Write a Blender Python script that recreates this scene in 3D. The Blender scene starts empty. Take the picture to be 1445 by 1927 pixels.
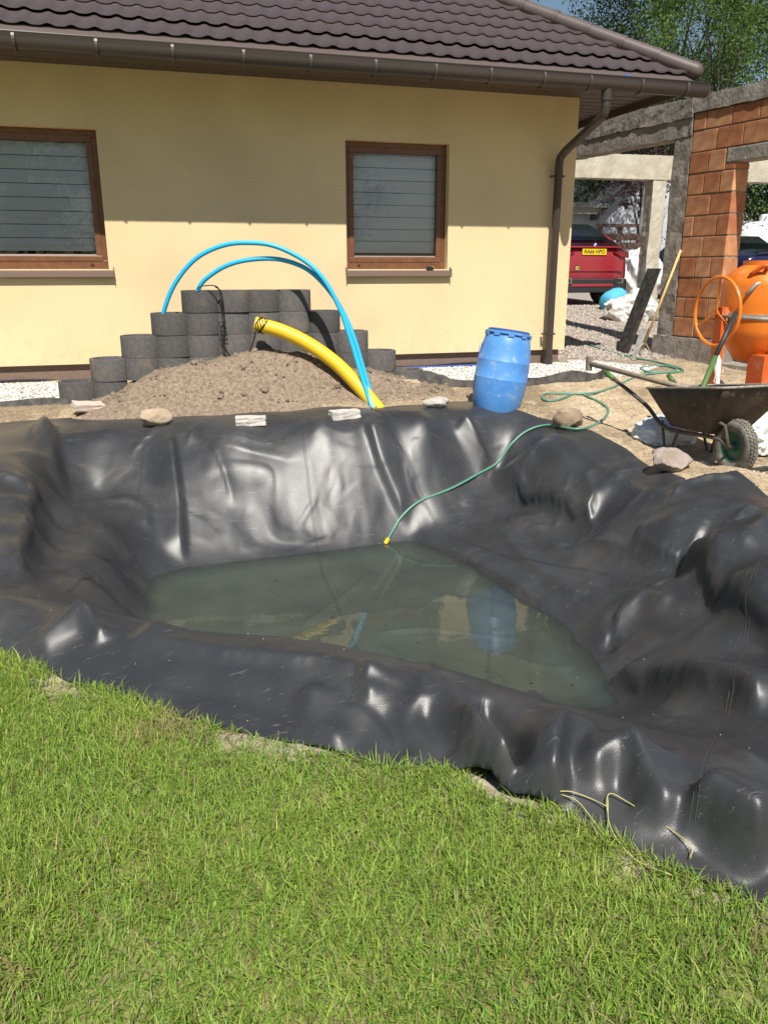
import bpy, bmesh, math, random
import numpy as np
from mathutils import Vector, Matrix
random.seed(7); RNG = np.random.default_rng(11)
scene = bpy.context.scene
COL = scene.collection

# ------------------------------------------------------------------ camera
YAW, PITCH, ROLL, FPX = 0.290100411, 0.293469224, -0.00102988536, 1505.2779
CZ = 1.1
cF = np.array([math.sin(YAW)*math.cos(PITCH), math.cos(YAW)*math.cos(PITCH), -math.sin(PITCH)])
cR = np.array([math.cos(YAW), -math.sin(YAW), 0.0]); cU = np.cross(cR, cF)
cR, cU = math.cos(ROLL)*cR+math.sin(ROLL)*cU, -math.sin(ROLL)*cR+math.cos(ROLL)*cU
C0 = np.array([0, 0, CZ])
cam = bpy.data.cameras.new('camera'); cam_o = bpy.data.objects.new('camera', cam); COL.objects.link(cam_o)
cam.sensor_fit = 'VERTICAL'; cam.sensor_height = 36.0; cam.sensor_width = 27.0
cam.lens = FPX/1927*36.0; cam.clip_start = 0.05; cam.clip_end = 3000
M4 = Matrix.Identity(4)
for i in range(3):
    M4[i][0] = cR[i]; M4[i][1] = cU[i]; M4[i][2] = -cF[i]; M4[i][3] = C0[i]
cam_o.matrix_world = M4
scene.camera = cam_o

# ------------------------------------------------------------------ light
SUN = Vector((0.12, 1.0, -1.41)).normalized()          # direction the light travels
elev = math.asin(-SUN.z)
world = bpy.data.worlds.new('World'); scene.world = world; world.use_nodes = True
wn = world.node_tree; bg = wn.nodes['Background']
sky = wn.nodes.new('ShaderNodeTexSky'); sky.sky_type = 'NISHITA'; sky.sun_disc = False
sky.sun_elevation = elev; sky.sun_rotation = math.atan2(-SUN.x, -SUN.y)
sky.air_density = 1.3; sky.dust_density = 0.4; sky.ozone_density = 2.0
wn.links.new(sky.outputs[0], bg.inputs[0]); bg.inputs[1].default_value = 0.055
sl = bpy.data.lights.new('sun', 'SUN'); sl.energy = 4.6; sl.angle = math.radians(0.53); sl.color = (1, 0.95, 0.87)
so = bpy.data.objects.new('sun', sl); COL.objects.link(so); so.location = (0, -5, 12)
so.rotation_euler = SUN.to_track_quat('-Z', 'Y').to_euler()
scene.view_settings.view_transform = 'Standard'; scene.view_settings.look = 'None'
scene.view_settings.exposure = 0.55; scene.view_settings.gamma = 1.0
scene.render.engine = 'CYCLES'
try: scene.cycles.max_bounces = 8; scene.cycles.transparent_max_bounces = 16
except Exception: pass

# ------------------------------------------------------------------ places: a photo point on a known plane
def ray(px, py): return cF*FPX+cR*(px-722.5)-cU*(py-963.5)
def onY(px, py, y): d = ray(px, py); return Vector(C0+d*(y/d[1]))
def onZ(px, py, z): d = ray(px, py); return Vector(C0+d*((z-CZ)/d[2]))

# ------------------------------------------------------------------ materials
def mat(name, c1, c2=None, rough=0.7, scale=8.0, bump=0.0, bscale=None, spec=0.5, metal=0.0, detail=6.0, coat=0.0, lo=0.35, hi=0.65, r2=None):
    m = bpy.data.materials.new(name); m.use_nodes = True
    nt = m.node_tree; b = nt.nodes['Principled BSDF']
    b.inputs['Roughness'].default_value = rough; b.inputs['Metallic'].default_value = metal
    b.inputs['Specular IOR Level'].default_value = spec
    if coat: b.inputs['Coat Weight'].default_value = coat; b.inputs['Coat Roughness'].default_value = 0.08
    tc = nt.nodes.new('ShaderNodeTexCoord')
    if c2 is None: b.inputs['Base Color'].default_value = (*c1, 1)
    else:
        n = nt.nodes.new('ShaderNodeTexNoise'); n.inputs['Scale'].default_value = scale; n.inputs['Detail'].default_value = detail
        nt.links.new(tc.outputs['Object'], n.inputs['Vector'])
        r = nt.nodes.new('ShaderNodeValToRGB'); r.color_ramp.elements[0].position = lo; r.color_ramp.elements[1].position = hi
        r.color_ramp.elements[0].color = (*c1, 1); r.color_ramp.elements[1].color = (*c2, 1)
        nt.links.new(n.outputs['Fac'], r.inputs['Fac']); nt.links.new(r.outputs['Color'], b.inputs['Base Color'])
        if r2 is not None:
            mr = nt.nodes.new('ShaderNodeMapRange'); mr.inputs['To Min'].default_value = rough; mr.inputs['To Max'].default_value = r2
            nt.links.new(n.outputs['Fac'], mr.inputs['Value']); nt.links.new(mr.outputs[0], b.inputs['Roughness'])
    if bump:
        n2 = nt.nodes.new('ShaderNodeTexNoise'); n2.inputs['Scale'].default_value = bscale or scale*6; n2.inputs['Detail'].default_value = 5
        nt.links.new(tc.outputs['Object'], n2.inputs['Vector'])
        bp = nt.nodes.new('ShaderNodeBump'); bp.inputs['Strength'].default_value = bump; bp.inputs['Distance'].default_value = 0.01
        nt.links.new(n2.outputs['Fac'], bp.inputs['Height']); nt.links.new(bp.outputs[0], b.inputs['Normal'])
    return m
def splash(m, c, lo=.58, hi=.7, scale=7, amt=.7):      # dried splashes of mud or cement with their own outline
    nt, b = nodes(m); g = nt.nodes.new('ShaderNodeNewGeometry'); n = nt.nodes.new('ShaderNodeTexNoise'); n.inputs['Scale'].default_value = scale; n.inputs['Detail'].default_value = 10; n.inputs['Roughness'].default_value = .7; nt.links.new(g.outputs['Position'], n.inputs['Vector'])
    r = nt.nodes.new('ShaderNodeValToRGB'); r.color_ramp.elements[0].position = lo; r.color_ramp.elements[1].position = hi; r.color_ramp.elements[1].color = (amt, amt, amt, 1); nt.links.new(n.outputs['Fac'], r.inputs['Fac'])
    x = nt.nodes.new('ShaderNodeMix'); x.data_type = 'RGBA'; x.inputs[7].default_value = (*c, 1); nt.links.new(r.outputs['Color'], x.inputs[0])
    if b.inputs['Base Color'].links: nt.links.new(b.inputs['Base Color'].links[0].from_socket, x.inputs[6])
    else: x.inputs[6].default_value = b.inputs['Base Color'].default_value
    nt.links.new(x.outputs[2], b.inputs['Base Color'])
def nodes(m): return m.node_tree, m.node_tree.nodes['Principled BSDF']

# ------------------------------------------------------------------ mesh helpers
class MB:
    def __init__(s): s.v = []; s.f = []
    def add(s, vs, fs):
        k = len(s.v); s.v += [tuple(map(float, p)) for p in vs]; s.f += [tuple(i+k for i in q) for q in fs]; return s
    def box(s, c, size, R=None):
        c = Vector(c); h = Vector(size)*0.5; vs = []
        for z in (-1, 1):
            for x, y in ((-1, -1), (1, -1), (1, 1), (-1, 1)):
                p = Vector((x*h.x, y*h.y, z*h.z)); p = (R @ p if R is not None else p)+c; vs.append(p)
        return s.add(vs, [(3, 2, 1, 0), (4, 5, 6, 7), (0, 1, 5, 4), (1, 2, 6, 5), (2, 3, 7, 6), (3, 0, 4, 7)])
    def hexa(s, b4, t4):      # bottom ring and top ring, both counter-clockwise from above
        return s.add(list(b4)+list(t4), [(3, 2, 1, 0), (4, 5, 6, 7), (0, 1, 5, 4), (1, 2, 6, 5), (2, 3, 7, 6), (3, 0, 4, 7)])
    def tube(s, pts, r, n=10, cap=True, closed=False):
        pts = [Vector(p) for p in pts]; N = len(pts); rs = r if isinstance(r, (list, tuple)) else [r]*N
        vs = []; ref = None
        for i, p in enumerate(pts):
            if closed: t = pts[(i+1) % N]-pts[i-1]
            else: t = pts[min(i+1, N-1)]-pts[max(i-1, 0)]
            t.normalize()
            if ref is None: ref = Vector((0, 0, 1)) if abs(t.z) < 0.9 else Vector((1, 0, 0))
            a = ref-t*ref.dot(t)
            if a.length < 1e-4: a = t.orthogonal()
            a.normalize(); b = t.cross(a); ref = a
            for k in range(n):
                w = 2*math.pi*k/n; vs.append(p+(a*math.cos(w)+b*math.sin(w))*rs[i])
        fs = []
        for i in range(N if closed else N-1):
            j = (i+1) % N
            for k in range(n): fs.append((i*n+k, i*n+(k+1) % n, j*n+(k+1) % n, j*n+k))
        if cap and not closed: fs += [tuple(range(n))[::-1], tuple(range((N-1)*n, N*n))]
        return s.add(vs, fs)
    def lathe(s, prof, n=32, M=None, closed=False):   # prof: list of (r,z)
        vs = []; fs = []
        for r, z in prof:
            for k in range(n):
                w = 2*math.pi*k/n; p = Vector((r*math.cos(w), r*math.sin(w), z)); vs.append(M @ p if M is not None else p)
        P = len(prof)
        for i in range(P if closed else P-1):
            j = (i+1) % P
            for k in range(n): fs.append((i*n+k, i*n+(k+1) % n, j*n+(k+1) % n, j*n+k))
        return s.add(vs, fs)
    def disc(s, c, r, n=24, M=None):
        vs = [Vector((c[0]+r*math.cos(2*math.pi*k/n), c[1]+r*math.sin(2*math.pi*k/n), c[2])) for k in range(n)]
        if M is not None: vs = [M @ v for v in vs]
        return s.add(vs, [tuple(range(n))])
    def prism(s, poly, a, b):  # poly: list of 3D points, extruded from offset a to offset b (vectors)
        n = len(poly); a = Vector(a); b = Vector(b)
        vs = [Vector(p)+a for p in poly]+[Vector(p)+b for p in poly]
        return s.add(vs, [tuple(range(n))[::-1], tuple(range(n, 2*n))]+[(i, (i+1) % n, n+(i+1) % n, n+i) for i in range(n)])
    def xform(s, M): s.v = [tuple(M @ Vector(p)) for p in s.v]; return s
    def mesh(s, name, m=None, smooth=False):
        me = bpy.data.meshes.new(name); me.from_pydata(s.v, [], s.f); me.update()
        bm = bmesh.new(); bm.from_mesh(me); bmesh.ops.recalc_face_normals(bm, faces=bm.faces); bm.to_mesh(me); bm.free()
        if smooth: shade(me, smooth)
        if m: me.materials.append(m)
        return me
    def build(s, name, m=None, parent=None, smooth=False, bevel=0):
        o = link(name, s.mesh(name, m, smooth), parent)
        if bevel:
            md = o.modifiers.new('bevel', 'BEVEL'); md.width = bevel; md.segments = 2; md.limit_method = 'ANGLE'
        return o
def shade(me, ang=True):
    me.polygons.foreach_set('use_smooth', [True]*len(me.polygons))
    if ang is not True:
        try: me.set_sharp_from_angle(angle=math.radians(ang))
        except Exception: pass
def link(name, me, parent=None):
    o = bpy.data.objects.new(name, me); COL.objects.link(o)
    if parent: o.parent = parent
    return o
def tag(o, label=None, cat=None, group=None, kind=None):
    if label: o['label'] = label
    if cat: o['category'] = cat
    if group: o['group'] = group
    if kind: o['kind'] = kind
    return o
def empty(name, loc=(0, 0, 0), label=None, cat=None, group=None, rz=0):
    o = bpy.data.objects.new(name, None); COL.objects.link(o); o.location = loc; o.rotation_euler = (0, 0, rz); o.empty_display_size = 0.1
    return tag(o, label, cat, group)
def keep(o, parent):   # parent while the child keeps its world place (parent is only translated / turned about z)
    o.parent = parent; o.matrix_parent_inverse = (Matrix.Translation(parent.location) @ Matrix.Rotation(parent.rotation_euler.z, 4, 'Z')).inverted(); return o
def npmesh(name, V, F, m=None, smooth=True):
    me = bpy.data.meshes.new(name); V = np.asarray(V, np.float32); F = np.asarray(F, np.int32)
    k = F.shape[1]
    me.vertices.add(len(V)); me.vertices.foreach_set('co', V.ravel())
    me.loops.add(F.size); me.loops.foreach_set('vertex_index', F.ravel())
    me.polygons.add(len(F)); me.polygons.foreach_set('loop_start', np.arange(0, F.size, k, dtype=np.int32))
    try: me.polygons.foreach_set('loop_total', np.full(len(F), k, np.int32))
    except Exception: pass
    me.update(calc_edges=True); me.validate()
    if smooth: shade(me)
    if m: me.materials.append(m)
    return me
def bez(pts, n=12):   # Catmull-Rom through the points
    P = [Vector(p) for p in pts]; P = [P[0]*2-P[1]]+P+[P[-1]*2-P[-2]]; out = []
    for i in range(1, len(P)-2):
        for k in range(n):
            t = k/n; a, b, c, d = P[i-1], P[i], P[i+1], P[i+2]
            out.append(0.5*((2*b)+(c-a)*t+(2*a-5*b+4*c-d)*t*t+(3*b-a-3*c+d)*t**3))
    return out+[P[-2]]
def fbm(x, y, seed=0, octs=4, sc=1.0):
    r = np.random.default_rng(seed); out = np.zeros_like(x); amp = 1
    for o in range(octs):
        for k in range(5):
            a = r.uniform(0, 2*math.pi); p = r.uniform(0, 6.28); f = sc*2**o*r.uniform(.7, 1.3)
            out += amp*np.sin((x*math.cos(a)+y*math.sin(a))*f*6.28+p)/5
        amp *= .5
    return out
# ------------------------------------------------------------------ terrain: one height function for yard, pond pit and the liner lying in it
def gbase(x, y):
    g = np.interp(y, [-40, 3.4, 4.8, 6.5, 7.8, 9.0, 14.3, 25, 300], [-.47, -.45, -.34, -.17, -.06, -.01, .43, .7, .8])
    far = np.interp(x, [2.0, 4.5], [0, 1])
    g2 = np.interp(y, [-40, .5, 4.8, 6.5, 7.8, 9.0, 14.3, 25, 300], [-.47, -.45, -.34, -.2, -.06, .0, .43, .7, .8])
    return g*(1-far)+g2*far
def P3(s):
    out = []
    for q in s.split():
        a, b, z = map(float, q.split(',')); p = onZ(a, b, z); out.append((p.x, p.y, z))
    return out
EDGE = P3('-150,812,-.15 0,797,-.15 90,790,-.14 200,787,-.14 300,783,-.14 420,780,-.13 545,774,-.12 700,771,-.12 790,763,-.1 880,756,-.1 985,774,-.13 1050,792,-.18 1110,809,-.2 1180,845,-.25 1245,884,-.28 1295,904,-.29 1330,898,-.26 1385,884,-.22 1420,912,-.26 1445,938,-.3')
EDGE += [(3.75, 3.3, -.32), (4.1, 2.6, -.36), (4.1, .5, -.43), (2.3, .45, -.45)]
EDGE += P3('1445,1706,-.45 1380,1684,-.45 1290,1650,-.45 1200,1608,-.45 1100,1560,-.45 1050,1535,-.45 970,1510,-.45 930,1490,-.45 890,1466,-.45 840,1453,-.45 760,1449,-.45 700,1440,-.45 600,1410,-.45 500,1390,-.45 400,1369,-.45 300,1340,-.45 200,1305,-.45 130,1285,-.45 60,1255,-.45 0,1228,-.45')
EDGE += [(-1.5, 3.9, -.42), (-2.0, 5.2, -.3)]
CTRL = P3('100,815,-.16 200,811,-.16 320,808,-.15 450,805,-.14 600,800,-.13 700,795,-.13 800,790,-.12 900,790,-.16 '
 '345,1068,-1 400,1062,-1 450,1055,-1 510,1048,-1 560,1042,-1 620,1035,-1 670,1028,-1 720,1021,-1 770,1015,-1 800,1020,-1 850,1040,-1 895,1060,-1 930,1085,-1 960,1110,-1 1000,1133,-1 1040,1155,-1 1075,1188,-1 1110,1220,-1 1130,1255,-1 1150,1290,-1 1180,1325,-1 1000,1332,-1 275,1090,-1 264,1120,-1 262,1150,-1 262,1180,-1 310,1078,-1 '
 '150,1000,-.62 110,1080,-.62 180,960,-.61 205,1050,-.65 218,1000,-.64 190,1100,-.64 180,935,-.6 130,1110,-.6 150,1050,-.62 230,955,-.63 125,960,-.61 120,1000,-.62 110,1040,-.62 165,1085,-.63 95,1100,-.6 175,1020,-.62 195,985,-.62 '
 '0,850,-.17 60,850,-.17 0,930,-.25 70,890,-.25 0,1000,-.35 10,1060,-.42 '
 '0,1118,-.3 120,1150,-.32 180,1185,-.34 260,1192,-.34 350,1195,-.33 480,1193,-.31 600,1205,-.31 730,1235,-.3 840,1265,-.3 920,1310,-.32 '
 '880,905,-.64 935,905,-.68 985,950,-.74 1060,990,-.75 1115,1010,-.74 1195,1065,-.70 1285,1085,-.67 1345,1150,-.65 1445,1215,-.60 '
 '930,815,-.28 1000,850,-.33 1050,862,-.34 1100,872,-.35 1200,930,-.37 1300,955,-.33 1400,930,-.28 1445,1000,-.32 1350,1050,-.40 1445,1110,-.40 1250,1000,-.46 '
 '1100,1090,-.83 1200,1150,-.80 1300,1200,-.69 1250,1235,-.82 1400,1285,-.58 1030,1060,-.86 950,1000,-.83 870,960,-.82 '
 '1190,1400,-.31 1300,1440,-.31 1445,1530,-.32 1000,1400,-.35 1050,1480,-.38 1300,1345,-.70 1445,1410,-.54 1300,1290,-.66 1210,1345,-.86 1445,1345,-.52 1380,1380,-.62')
CTRL += [(x, y, -1.1) for x, y in ((.35, 5.4), (1.0, 5.5), (1.8, 5.55), (.15, 4.8), (1, 4.6), (2.0, 4.9), (.3, 4.3), (1.2, 3.9), (2.05, 4.2), (1.7, 3.5), (2.0, 3.4), (1.4, 3.4), (.8, 3.9), (.1, 5.1), (2.05, 3.8), (.6, 5.0), (1.5, 5.1), (1.5, 4.2))]
CTRL += [(-.68, 5.7, -.60), (-.68, 5.3, -.60), (-.66, 4.9, -.60), (-.65, 6.2, -.58), (-.64, 4.6, -.58), (-.79, 5.7, -.28), (-.79, 5.3, -.31), (-.79, 4.9, -.36), (-.78, 4.6, -.40), (-.78, 6.2, -.24)]
CTRL += [(-.4, 4.15, -.60), (-.7, 4.1, -.45), (3.0, 2.2, -.45), (3.0, 1.2, -.46), (2.3, 1.2, -.4), (3.6, 3.6, -.25)]
ED = np.array(EDGE); POLY = ED[:, :2]
def inside(x, y, poly=POLY):
    r = np.zeros(x.shape, bool); n = len(poly)
    for i in range(n):
        x1, y1 = poly[i]; x2, y2 = poly[(i+1) % n]
        c = ((y1 > y) != (y2 > y)) & (x < (x2-x1)*(y-y1)/(y2-y1+1e-12)+x1); r ^= c
    return r
def pdist(x, y, poly, closed=True):     # distance to polyline, nearest point, signed side, fraction along
    best = np.full(x.shape, 1e9); bx = x.copy(); by = y.copy(); sd = np.zeros_like(x); fr = np.zeros_like(x); n = len(poly)
    L = [math.hypot(*(np.array(poly[(i+1) % n])-np.array(poly[i]))) for i in range(n if closed else n-1)]; T = sum(L); acc = 0
    for i in range(n if closed else n-1):
        x1, y1 = poly[i][:2]; x2, y2 = poly[(i+1) % n][:2]; dx, dy = x2-x1, y2-y1
        t = np.clip(((x-x1)*dx+(y-y1)*dy)/(dx*dx+dy*dy+1e-12), 0, 1); qx = x1+t*dx; qy = y1+t*dy
        d = np.hypot(x-qx, y-qy); m = d < best
        best = np.where(m, d, best); bx = np.where(m, qx, bx); by = np.where(m, qy, by)
        sd = np.where(m, np.sign(dx*(y-y1)-dy*(x-x1)), sd); fr = np.where(m, (acc+t*L[i])/T, fr); acc += L[i]
    return best, bx, by, sd, fr
OUT = []
for gx in np.arange(-4, 8.01, .8):
    for gy in np.arange(-1, 9.01, .8):
        a, b = np.array([gx]), np.array([gy])
        if not inside(a, b)[0] and pdist(a, b, POLY)[0][0] > .3: OUT.append((gx, gy, float(gbase(a, b)[0])))
ALLP = np.array(CTRL+EDGE+OUT)
def fit(P):
    n = len(P); d = np.hypot(P[:, None, 0]-P[None, :, 0], P[:, None, 1]-P[None, :, 1])
    Q = np.c_[np.ones(n), P[:, :2]]; A = np.block([[d+1e-4*np.eye(n), Q], [Q.T, np.zeros((3, 3))]])
    return np.linalg.solve(A, np.r_[P[:, 2], 0, 0, 0])
TW = fit(ALLP)
def rbf(x, y):
    s = x.shape; x = x.ravel(); y = y.ravel(); o = np.zeros_like(x)
    for k in range(0, len(x), 20000):
        d = np.sqrt((x[k:k+20000, None]-ALLP[None, :, 0])**2+(y[k:k+20000, None]-ALLP[None, :, 1])**2)
        o[k:k+20000] = d @ TW[:-3]+TW[-3]+TW[-2]*x[k:k+20000]+TW[-1]*y[k:k+20000]
    return o.reshape(s)
def sstep(a, b, v): t = np.clip((v-a)/(b-a), 0, 1); return t*t*(3-2*t)
def blur(a, n):
    for _ in range(n):
        p = np.pad(a, 1, mode='edge'); a = (p[1:-1, 1:-1]*2+p[:-2, 1:-1]+p[2:, 1:-1]+p[1:-1, :-2]+p[1:-1, 2:])/6
    return a
TS = .03; tgx = np.arange(-2.9, 5.2, TS); tgy = np.arange(-.6, 8.2, TS); TGX, TGY = np.meshgrid(tgx, tgy)
TI = inside(TGX, TGY); TD = pdist(TGX, TGY, POLY)[0]; TWt = np.where(TI, 1.0, 1-sstep(.1, .7, TD))
TG = np.maximum(rbf(TGX, TGY), -1.1); TG = blur(TG, 5); TG = TWt*TG+(1-TWt)*gbase(TGX, TGY)
def bil(G, x, y, x0, y0, st):
    u = np.clip((x-x0)/st, 0, G.shape[1]-1.001); w = np.clip((y-y0)/st, 0, G.shape[0]-1.001); j = u.astype(int); i = w.astype(int); a = u-j; b = w-i
    return (G[i, j]*(1-a)+G[i, j+1]*a)*(1-b)+(G[i+1, j]*(1-a)+G[i+1, j+1]*a)*b
def terrain(x, y):
    x = np.asarray(x, float); y = np.asarray(y, float)
    i = (x > tgx[0]) & (x < tgx[-1]) & (y > tgy[0]) & (y < tgy[-1])
    return np.where(i, bil(TG, x, y, tgx[0], tgy[0], TS), gbase(x, y))
def tz(x, y): return float(terrain(np.array([x]), np.array([y]))[0])

# mound of dug soil in front of the planter blocks
def mound(x, y):
    c = np.interp(x, [-.75, -.35, -.1, .2, .5, .8, 1.15, 1.5, 1.8, 2.1, 2.45, 2.9, 3.2], [-.2, .0, .1, .22, .3, .32, .38, .33, .24, .16, .08, -.03, -.2])
    sy = np.where(y < 7.62, np.exp(-((y-7.62)/.36)**2), np.where(y < 7.95, 1, np.exp(-((y-7.95)/.15)**2)))
    h = c*sy-(1-sy)*.12
    return h+.034*fbm(x, y, 3, 4, 1.3)*sy+.015*fbm(x, y, 4, 4, 6)*sy
def ground(x, y): return np.maximum(terrain(x, y), np.where((x > -.8) & (x < 3.2) & (y > 6.9) & (y < 8.4), mound(x, y), -9))
def gz(x, y): return float(ground(np.array([float(x)]), np.array([float(y)]))[0])

# ------------------------------------------------------------------ liner: sheet laid over the pit, with its folds
def march(px, py):   # where the sight line of a photo point meets the pit surface
    d = ray(px, py); d = d/np.linalg.norm(d); t = np.arange(1.0, 12, .02)
    X = C0[0]+d[0]*t; Y = C0[1]+d[1]*t; Zr = C0[2]+d[2]*t; k = np.argmax(Zr < terrain(X, Y)); return (X[k], Y[k])
FOLDS = []
def fold(pxs, h, wl, wr, p=1.0, ends=(.15, .15)): FOLDS.append(([march(*q) for q in pxs], h, wl, wr, p, ends))
def lz(x, y):
    z = terrain(x, y)
    for pl, h, wl, wr, p, (e0, e1) in FOLDS:
        d, _, _, sd, fr = pdist(x, y, pl, False)
        w = np.where(sd > 0, wl, wr); u = np.clip(d/w, 0, 1); prof = .7*(1-u)**1.5+.3*(.5+.5*np.cos(math.pi*u))
        z = z+h*prof*sstep(0, e0, fr+1e-9)*sstep(0, e1, 1-fr+1e-9)
    return z
# folds seen in the sheet: (photo points along the ridge, height, reach to the right/far side, reach to the left/near side)
fold([(322, 812), (330, 880), (340, 960), (346, 1066)], .075, .04, .2)
fold([(690, 795), (715, 880), (745, 950), (765, 990)], .07, .22, .045)
fold([(868, 790), (903, 850), (922, 890)], .09, .05, .16)
fold([(180, 950), (240, 940), (275, 960), (278, 1005)], .03, .07, .07)
fold([(88, 802), (100, 860), (114, 930)], .12, .09, .3)
fold([(62, 900), (66, 960), (42, 1040), (36, 1105)], .1, .09, .2)
fold([(0, 900), (45, 925), (66, 965)], .04, .07, .07)
fold([(55, 1078), (120, 1076), (178, 1088)], .03, .06, .06)
fold([(60, 1245), (120, 1190), (162, 1160)], .075, .12, .14)
fold([(160, 1158), (178, 1188), (200, 1215)], .06, .10, .07)
fold([(160, 1156), (250, 1174), (345, 1196)], .035, .08, .1)
fold([(715, 1250), (694, 1268), (686, 1298), (702, 1335)], .055, .14, .05, 1, (.5, .2))
fold([(600, 1290), (578, 1330), (592, 1382), (660, 1415)], .045, .14, .07)
fold([(715, 1330), (740, 1380), (770, 1430)], -.03, .1, .1)
fold([(850, 1322), (895, 1400), (962, 1495)], .15, .05, .13, 1, (.5, .12))
fold([(790, 1320), (840, 1390), (862, 1440)], -.045, .07, .08)
fold([(905, 1308), (958, 1405), (980, 1487)], -.09, .05, .05)
fold([(1124, 1362), (1062, 1386), (1046, 1440), (1042, 1535)], .13, .03, .2, 1, (.5, .1))
fold([(1105, 1475), (1132, 1436), (1192, 1402)], .07, .12, .06)
fold([(1192, 1402), (1203, 1470), (1262, 1562)], .085, .14, .06)
fold([(1160, 1455), (1175, 1490), (1200, 1530)], -.05, .07, .07)
fold([(1290, 1520), (1370, 1570), (1445, 1625)], .15, .25, .07)
fold([(1300, 1562), (1380, 1625), (1445, 1675)], -.04, .07, .09)
fold([(1138, 1284), (1220, 1300), (1310, 1297), (1380, 1318), (1445, 1352)], .15, .32, .07)
fold([(1130, 1230), (1165, 1175), (1215, 1130), (1260, 1150)], .09, .28, .12)
fold([(1105, 1098), (1200, 1106), (1275, 1138)], -.035, .07, .07)
fold([(1150, 1230), (1148, 1185), (1160, 1150)], -.04, .05, .05)
fold([(1262, 938), (1290, 912), (1335, 900), (1395, 905)], .05, .06, .05)
fold([(1412, 955), (1375, 1000), (1340, 1045)], .06, .07, .05)
fold([(1445, 985), (1400, 1060), (1380, 1110)], .04, .1, .1)
fold([(1100, 905), (1110, 960), (1120, 1005)], .03, .05, .08)
fold([(985, 850), (1010, 890), (1050, 905)], -.03, .08, .08)
fold([(1010, 1040), (1085, 1025), (1200, 1055)], .035, .08, .07)
fold([(770, 1000), (860, 1050), (930, 1090), (1000, 1130), (1060, 1165)], .05, .22, .04)
fold([(905, 850), (925, 885), (965, 915), (1015, 940), (1065, 958), (1118, 985)], .13, .65, .07, 1, (.25, .1))
fold([(1205, 985), (1198, 1035), (1240, 1055), (1300, 1062)], .06, .4, .06, 1, (.3, .05))
fold([(1285, 1062), (1345, 1105), (1400, 1150), (1445, 1180), (1500, 1230)], .19, .7, .075, 1, (.1, .05))
fold([(905, 960), (1000, 985), (1050, 1040), (1110, 1050)], .03, .1, .1)
fold([(230, 1200), (420, 1235), (600, 1250), (760, 1290)], .035, .16, .05)
fold([(300, 1290), (480, 1320), (640, 1375)], -.02, .1, .08)
fold([(1000, 830), (1080, 860), (1180, 915), (1240, 950)], .035, .14, .06)
fold([(1210, 1345), (1320, 1390), (1445, 1470)], .03, .12, .05)
fold([(940, 1000), (1010, 1075), (1090, 1135)], .03, .12, .05)
fold([(560, 1190), (640, 1130), (700, 1080)], .03, .035, .035)
fold([(700, 1195), (800, 1185), (980, 1205)], .032, .035, .035)
fold([(880, 1240), (950, 1290), (1020, 1320)], .035, .035, .035)
fold([(810, 1120), (900, 1130), (1000, 1160)], .03, .035, .035)
fold([(940, 1230), (1010, 1255), (1080, 1260)], .03, .035, .035)

GS = .021
gx = np.arange(-2.1, 4.2, GS); gy = np.arange(.4, 7.6, GS)
GX, GY = np.meshgrid(gx, gy)
WALL = lambda x, y: sstep(5.7, 5.95, y)*(1-sstep(6.5, 6.75, y))*sstep(-.75, -.45, x)*(1-sstep(2.5, 2.8, x))
def relief(x, y): return WALL(x, y)*(.020*fbm(x*1.25, y*.45, 61, 2, .9)+.012*fbm(x*1.1+y*.5, y*.8-x*.3, 62, 3, 1.7))
FZ = blur(lz(GX, GY)+relief(GX, GY), 1)
rc = np.random.default_rng(71)      # short crisp creases pressed into the sheet
for _ in range(45):
    k = rc.integers(0, len(POLY)); a = POLY[k]*(1-(q := rc.uniform()))+POLY[(k+1) % len(POLY)]*q
    c = np.array([1.15, 4.1]); inw = (c-a)/np.linalg.norm(c-a); st = a+inw*rc.uniform(.05, 1.1); th = math.atan2(inw[1], inw[0])+rc.normal(0, .55); L = rc.uniform(.12, .5)
    if not (-1.2 < st[0] < 3.6 and st[1] > 1.1) or float(terrain(st[:1], st[1:])[0]) < -.95: continue
    p1 = st+L*.5*np.array([math.cos(th), math.sin(th)]); th += rc.normal(0, .35); p2 = p1+L*.5*np.array([math.cos(th), math.sin(th)])
    i0, i1 = [int((v-gy[0])/GS) for v in (min(st[1], p1[1], p2[1])-.1, max(st[1], p1[1], p2[1])+.1)]; j0, j1 = [int((v-gx[0])/GS) for v in (min(st[0], p1[0], p2[0])-.1, max(st[0], p1[0], p2[0])+.1)]
    i0, j0 = max(i0, 0), max(j0, 0); sx, sy = GX[i0:i1, j0:j1], GY[i0:i1, j0:j1]
    if sx.size == 0: continue
    d, _, _, sd, fr = pdist(sx, sy, [tuple(st), tuple(p1), tuple(p2)], False); w = np.where(sd > 0, rc.uniform(.05, .11), rc.uniform(.03, .05))
    FZ[i0:i1, j0:j1] += rc.choice([1, 1, -.6])*rc.uniform(.008, .022)*np.clip(1-d/w, 0, 1)**1.6*sstep(0, .25, fr+1e-9)*sstep(0, .25, 1-fr+1e-9)
LX, LY = GX.copy(), GY.copy(); ny_, nx_ = LX.shape
cell = inside(GX[:-1, :-1]+GS/2, GY[:-1, :-1]+GS/2)
use = np.zeros((ny_, nx_), int)
for a in (0, 1):
    for b in (0, 1): use[a:ny_-1+a, b:nx_-1+b] += cell
bd = (use > 0) & (use < 4)
_, bx, by, _, _ = pdist(LX[bd], LY[bd], POLY); LX[bd] = bx; LY[bd] = by
LZ = FZ.copy(); LZ[bd] = terrain(LX[bd], LY[bd])+.004
dE = pdist(LX, LY, POLY)[0]; ins = use > 0
def wall_h(x, y): return sstep(5.6, 6.0, y)*(1-sstep(6.7, 6.9, y))
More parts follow.
